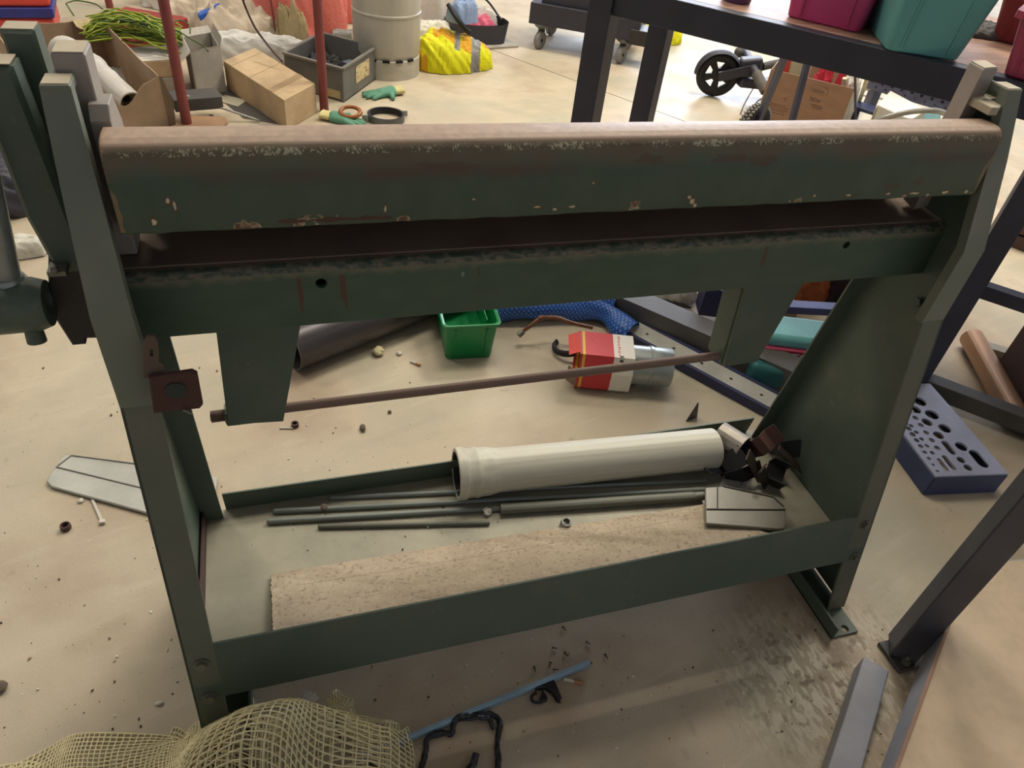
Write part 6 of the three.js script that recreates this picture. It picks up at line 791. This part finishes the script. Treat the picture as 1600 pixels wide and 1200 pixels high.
// ---------------------------------------------------------------- right edge: pipes, perforated block, low stand
{
  // perforated blue grey swage block
  const y = 0.085, a = H(1463, 744, y), b = H(1576, 740, y), c = H(1432, 648, y), dd = b.clone().sub(a), L = dd.length(); dd.normalize(); const n = V(dd.z, 0, -dd.x); if (n.z > 0) n.negate(); const dep = 0.42, t = thing('perforated_block', 'blue grey perforated metal block with round and oval holes on the floor', 'block', a.clone().addScaledVector(dd, L / 2).addScaledVector(n, dep / 2).setY(0));
  const M4 = new THREE.Matrix4().makeBasis(dd, n.clone().negate().cross(dd).y > 0 ? V(0, 1, 0) : V(0, 1, 0), n.clone().negate()).setPosition(a.x, 0, a.z);
  const holes = []; for (let i = 0; i < 9; i++) holes.push([0.018 + i * 0.002, -0.02 - i * 0.026, 0.0045 + 0.0009 * Math.min(i, 6)]); for (let i = 0; i < 6; i++) holes.push([0.048, -0.095 - i * 0.03, 0.0075], [0.078 + 0.002 * i, -0.115 - i * 0.034, 0.0095]); const oval = (x, z, w, l) => { const o = []; for (let i = 0; i < 24; i++) { const q = i / 24 * 6.283; o.push([x + Math.cos(q) * w, z + Math.sin(q) * w + (Math.sin(q) > 0 ? l : -l)]); } return o; };
  const ov = [oval(0.052, -0.045, 0.008, 0.018), oval(0.078, -0.052, 0.009, 0.022), oval(0.118, -0.115, 0.012, 0.018), oval(0.19, -0.065, 0.018, 0.02)]; holes.push([0.128, -0.03, 0.013], [0.126, -0.062, 0.013], [0.165, -0.118, 0.019], [0.118, -0.17, 0.017], [0.16, -0.2, 0.02], [0.115, -0.23, 0.017], [0.155, -0.265, 0.022], [0.11, -0.29, 0.018], [0.06, -0.32, 0.011], [0.15, -0.33, 0.022], [0.1, -0.36, 0.016]);
  const LL = Math.max(L, 0.215), sh = [[0, 0], [LL, 0], [LL, -dep], [0, -dep]]; const allH = [...holes, ...ov]; const g = slabY(sh, 0, 0.008, { bevel: 0.0008, holes: allH }); g.translate(0, y - 0.008, 0); g.applyMatrix4(M4); part(t, 'top_plate', g, M.blockBlue);
  for (const [p, q] of [[[0, 0], [LL, 0]], [[LL, 0], [LL, -dep]], [[LL, -dep], [0, -dep]], [[0, -dep], [0, 0]]]) { const P = V(p[0], 0.04, p[1]).applyMatrix4(M4), Q = V(q[0], 0.04, q[1]).applyMatrix4(M4); part(t, 'side', bar(P.setY(0.04), Q.setY(0.04), 0.006, 0.076), M.blockSide, 'dark blue side'); }
  // rusty pipes
  const p0 = H(1584, 652, 0.04).setY(0.045), p1 = H(1520, 535, 0.04).setY(0.045), pd = p1.clone().sub(p0); const L2 = pd.length() * 1.05; solo('rusty_pipe', 'shiny rusty tan pipe lying behind the perforated block', 'pipe', along(lathe([[0.036, 0], [0.042, 0], [0.042, L2], [0.036, L2], [0.036, 0]], 40), p0, p1), M.rustPipe, null);
  { const c0 = H(1550, 581), c1 = H(1592, 662), dv = c1.clone().sub(c0).normalize(), nv = V(-dv.z, 0, dv.x); if (nv.x < 0) nv.negate(); const P = (s2, t2) => { const q = c0.clone().addScaledVector(dv, s2).addScaledVector(nv, t2); return [q.x, q.z]; }; const ca = thing('brown_cabinet', 'dark brown cabinet standing right of the shiny rusty pipe', 'cabinet', c0.clone().addScaledVector(dv, 0.2).addScaledVector(nv, 0.2)); part(ca, 'carcass', slabY([P(0, 0), P(0.5, 0), P(0.5, 0.4), P(0, 0.4)], 0.002, 0.5, { bevel: 0.004 }), M.cabinetBrown = mat('cabinetBrown', '#4a332e', 0.7)); part(ca, 'top', slabY([P(-0.01, -0.01), P(0.51, -0.01), P(0.51, 0.41), P(-0.01, 0.41)], 0.503, 0.02, { bevel: 0.003 }), M.cabinetBrown); }
  const e0 = H(1535, 545, 0.01).setY(0.02), e1 = H(1600, 565, 0.01).setY(0.02); solo('steel_track', 'pale steel track strip lying beyond the rusty pipe', 'strip', bar(e0, e1.clone().addScaledVector(e1.clone().sub(e0), 0.5), 0.05, 0.03), M.greyPlasticDark, null);
  // stack of short brown blocks far right
  for (let i = 0; i < 4; i++) { const q = H(1580, 368, 0.03); const g = box(0.3, 0.06, 0.13, 0, 0.031 + i * 0.068, 0, 0.004); g.rotateY(0.5 + 0.1 * (i % 2)); g.translate(q.x + 0.1, 0, q.z - 0.02 * i); solo('brown_block', ['brown timber block at the bottom of the stack by the bench post', 'brown timber block second from the floor in the stack by the bench post', 'brown timber block third from the floor in the stack by the bench post', 'brown timber block topmost in the stack by the bench post'][i], 'block', g, i % 2 ? M.brick : M.brown, null, { group: 'stacked brown blocks' }); }
  // low stand in the near right corner: post, floor rail and dusty sheet
  const st = thing('low_stand', 'grey steel stand with a dusty sheet top in the near right corner', 'stand', H(1480, 1100, 0));
  const f = H(1405, 1018, 0.0); const pw = 0.062; const toward = V(0.37, 0, 0.2).normalize();
  part(st, 'post', bar(f.clone().setY(0.012), f.clone().setY(0.75), pw, pw, V(0.8, 0, 0.6), 0.004), M.standDark = mat('standDark', '#56565c', 0.45)); 
  part(st, 'foot_plate', boxB(f.x - 0.045, f.x + 0.06, 0.001, 0.012, f.z - 0.03, f.z + 0.05, 0.002), M.darkGrey); { const b = H(1415, 1034, 0.015); part(st, 'anchor_bolt', merge([cyl(V(b.x, 0.012, b.z), V(b.x, 0.026, b.z), 0.012, 0.012, 6), cyl(V(b.x, 0.026, b.z), V(b.x, 0.04, b.z), 0.006, 0.006, 12)]), M.bolt); }
  const r0 = H(1362, 1046, 0.03).setY(0.03), r1 = H(1300, 1250, 0.03).setY(0.03); part(st, 'floor_rail', bar(r0, r1, 0.06, 0.056, V(0, 1, 0), 0.004), M.platformEdge);
  const hS = 0.16, s = [[1518, 878], [1400, 1200], [1375, 1270], [1800, 1270], [1800, 868]].map((p) => { const q = H(...p, hS); return [q.x, q.z]; }); part(st, 'sheet_top', slabY(s, hS - 0.006, 0.006, { bevel: 0.001 }), M.sheet, 'dusty tan sheet');
  const l0 = V(s[0][0], hS - 0.05, s[0][1]), l1 = V(s[2][0], hS - 0.05, s[2][1]); part(st, 'sheet_lip', bar(l0, l1, 0.006, 0.1), M.platformEdge); part(st, 'rust_edge', bar(l0.clone().setY(hS + 0.001), l1.clone().setY(hS + 0.001), 0.008, 0.003), M.rustEdge = mat('rustEdge', '#a58470', 0.8), 'rusty edge'); { const q0 = V(s[0][0], hS - 0.05, s[0][1]), q1 = V(s[4][0], hS - 0.05, s[4][1]); part(st, 'sheet_lip', bar(q0, q1, 0.006, 0.1), M.platformEdge); }
  for (const [u, v] of [[0.1, 0.3], [0.8, 0.4]]) { const p = V(lerp(s[0][0], s[4][0], v), 0, lerp(s[0][1], s[2][1], u)); part(st, 'leg', boxB(p.x - 0.02, p.x + 0.02, 0.001, hS - 0.006, p.z - 0.02, p.z + 0.02, 0.002), M.standDark); }
}
scene.add(camera);
renderer.render(scene, camera);
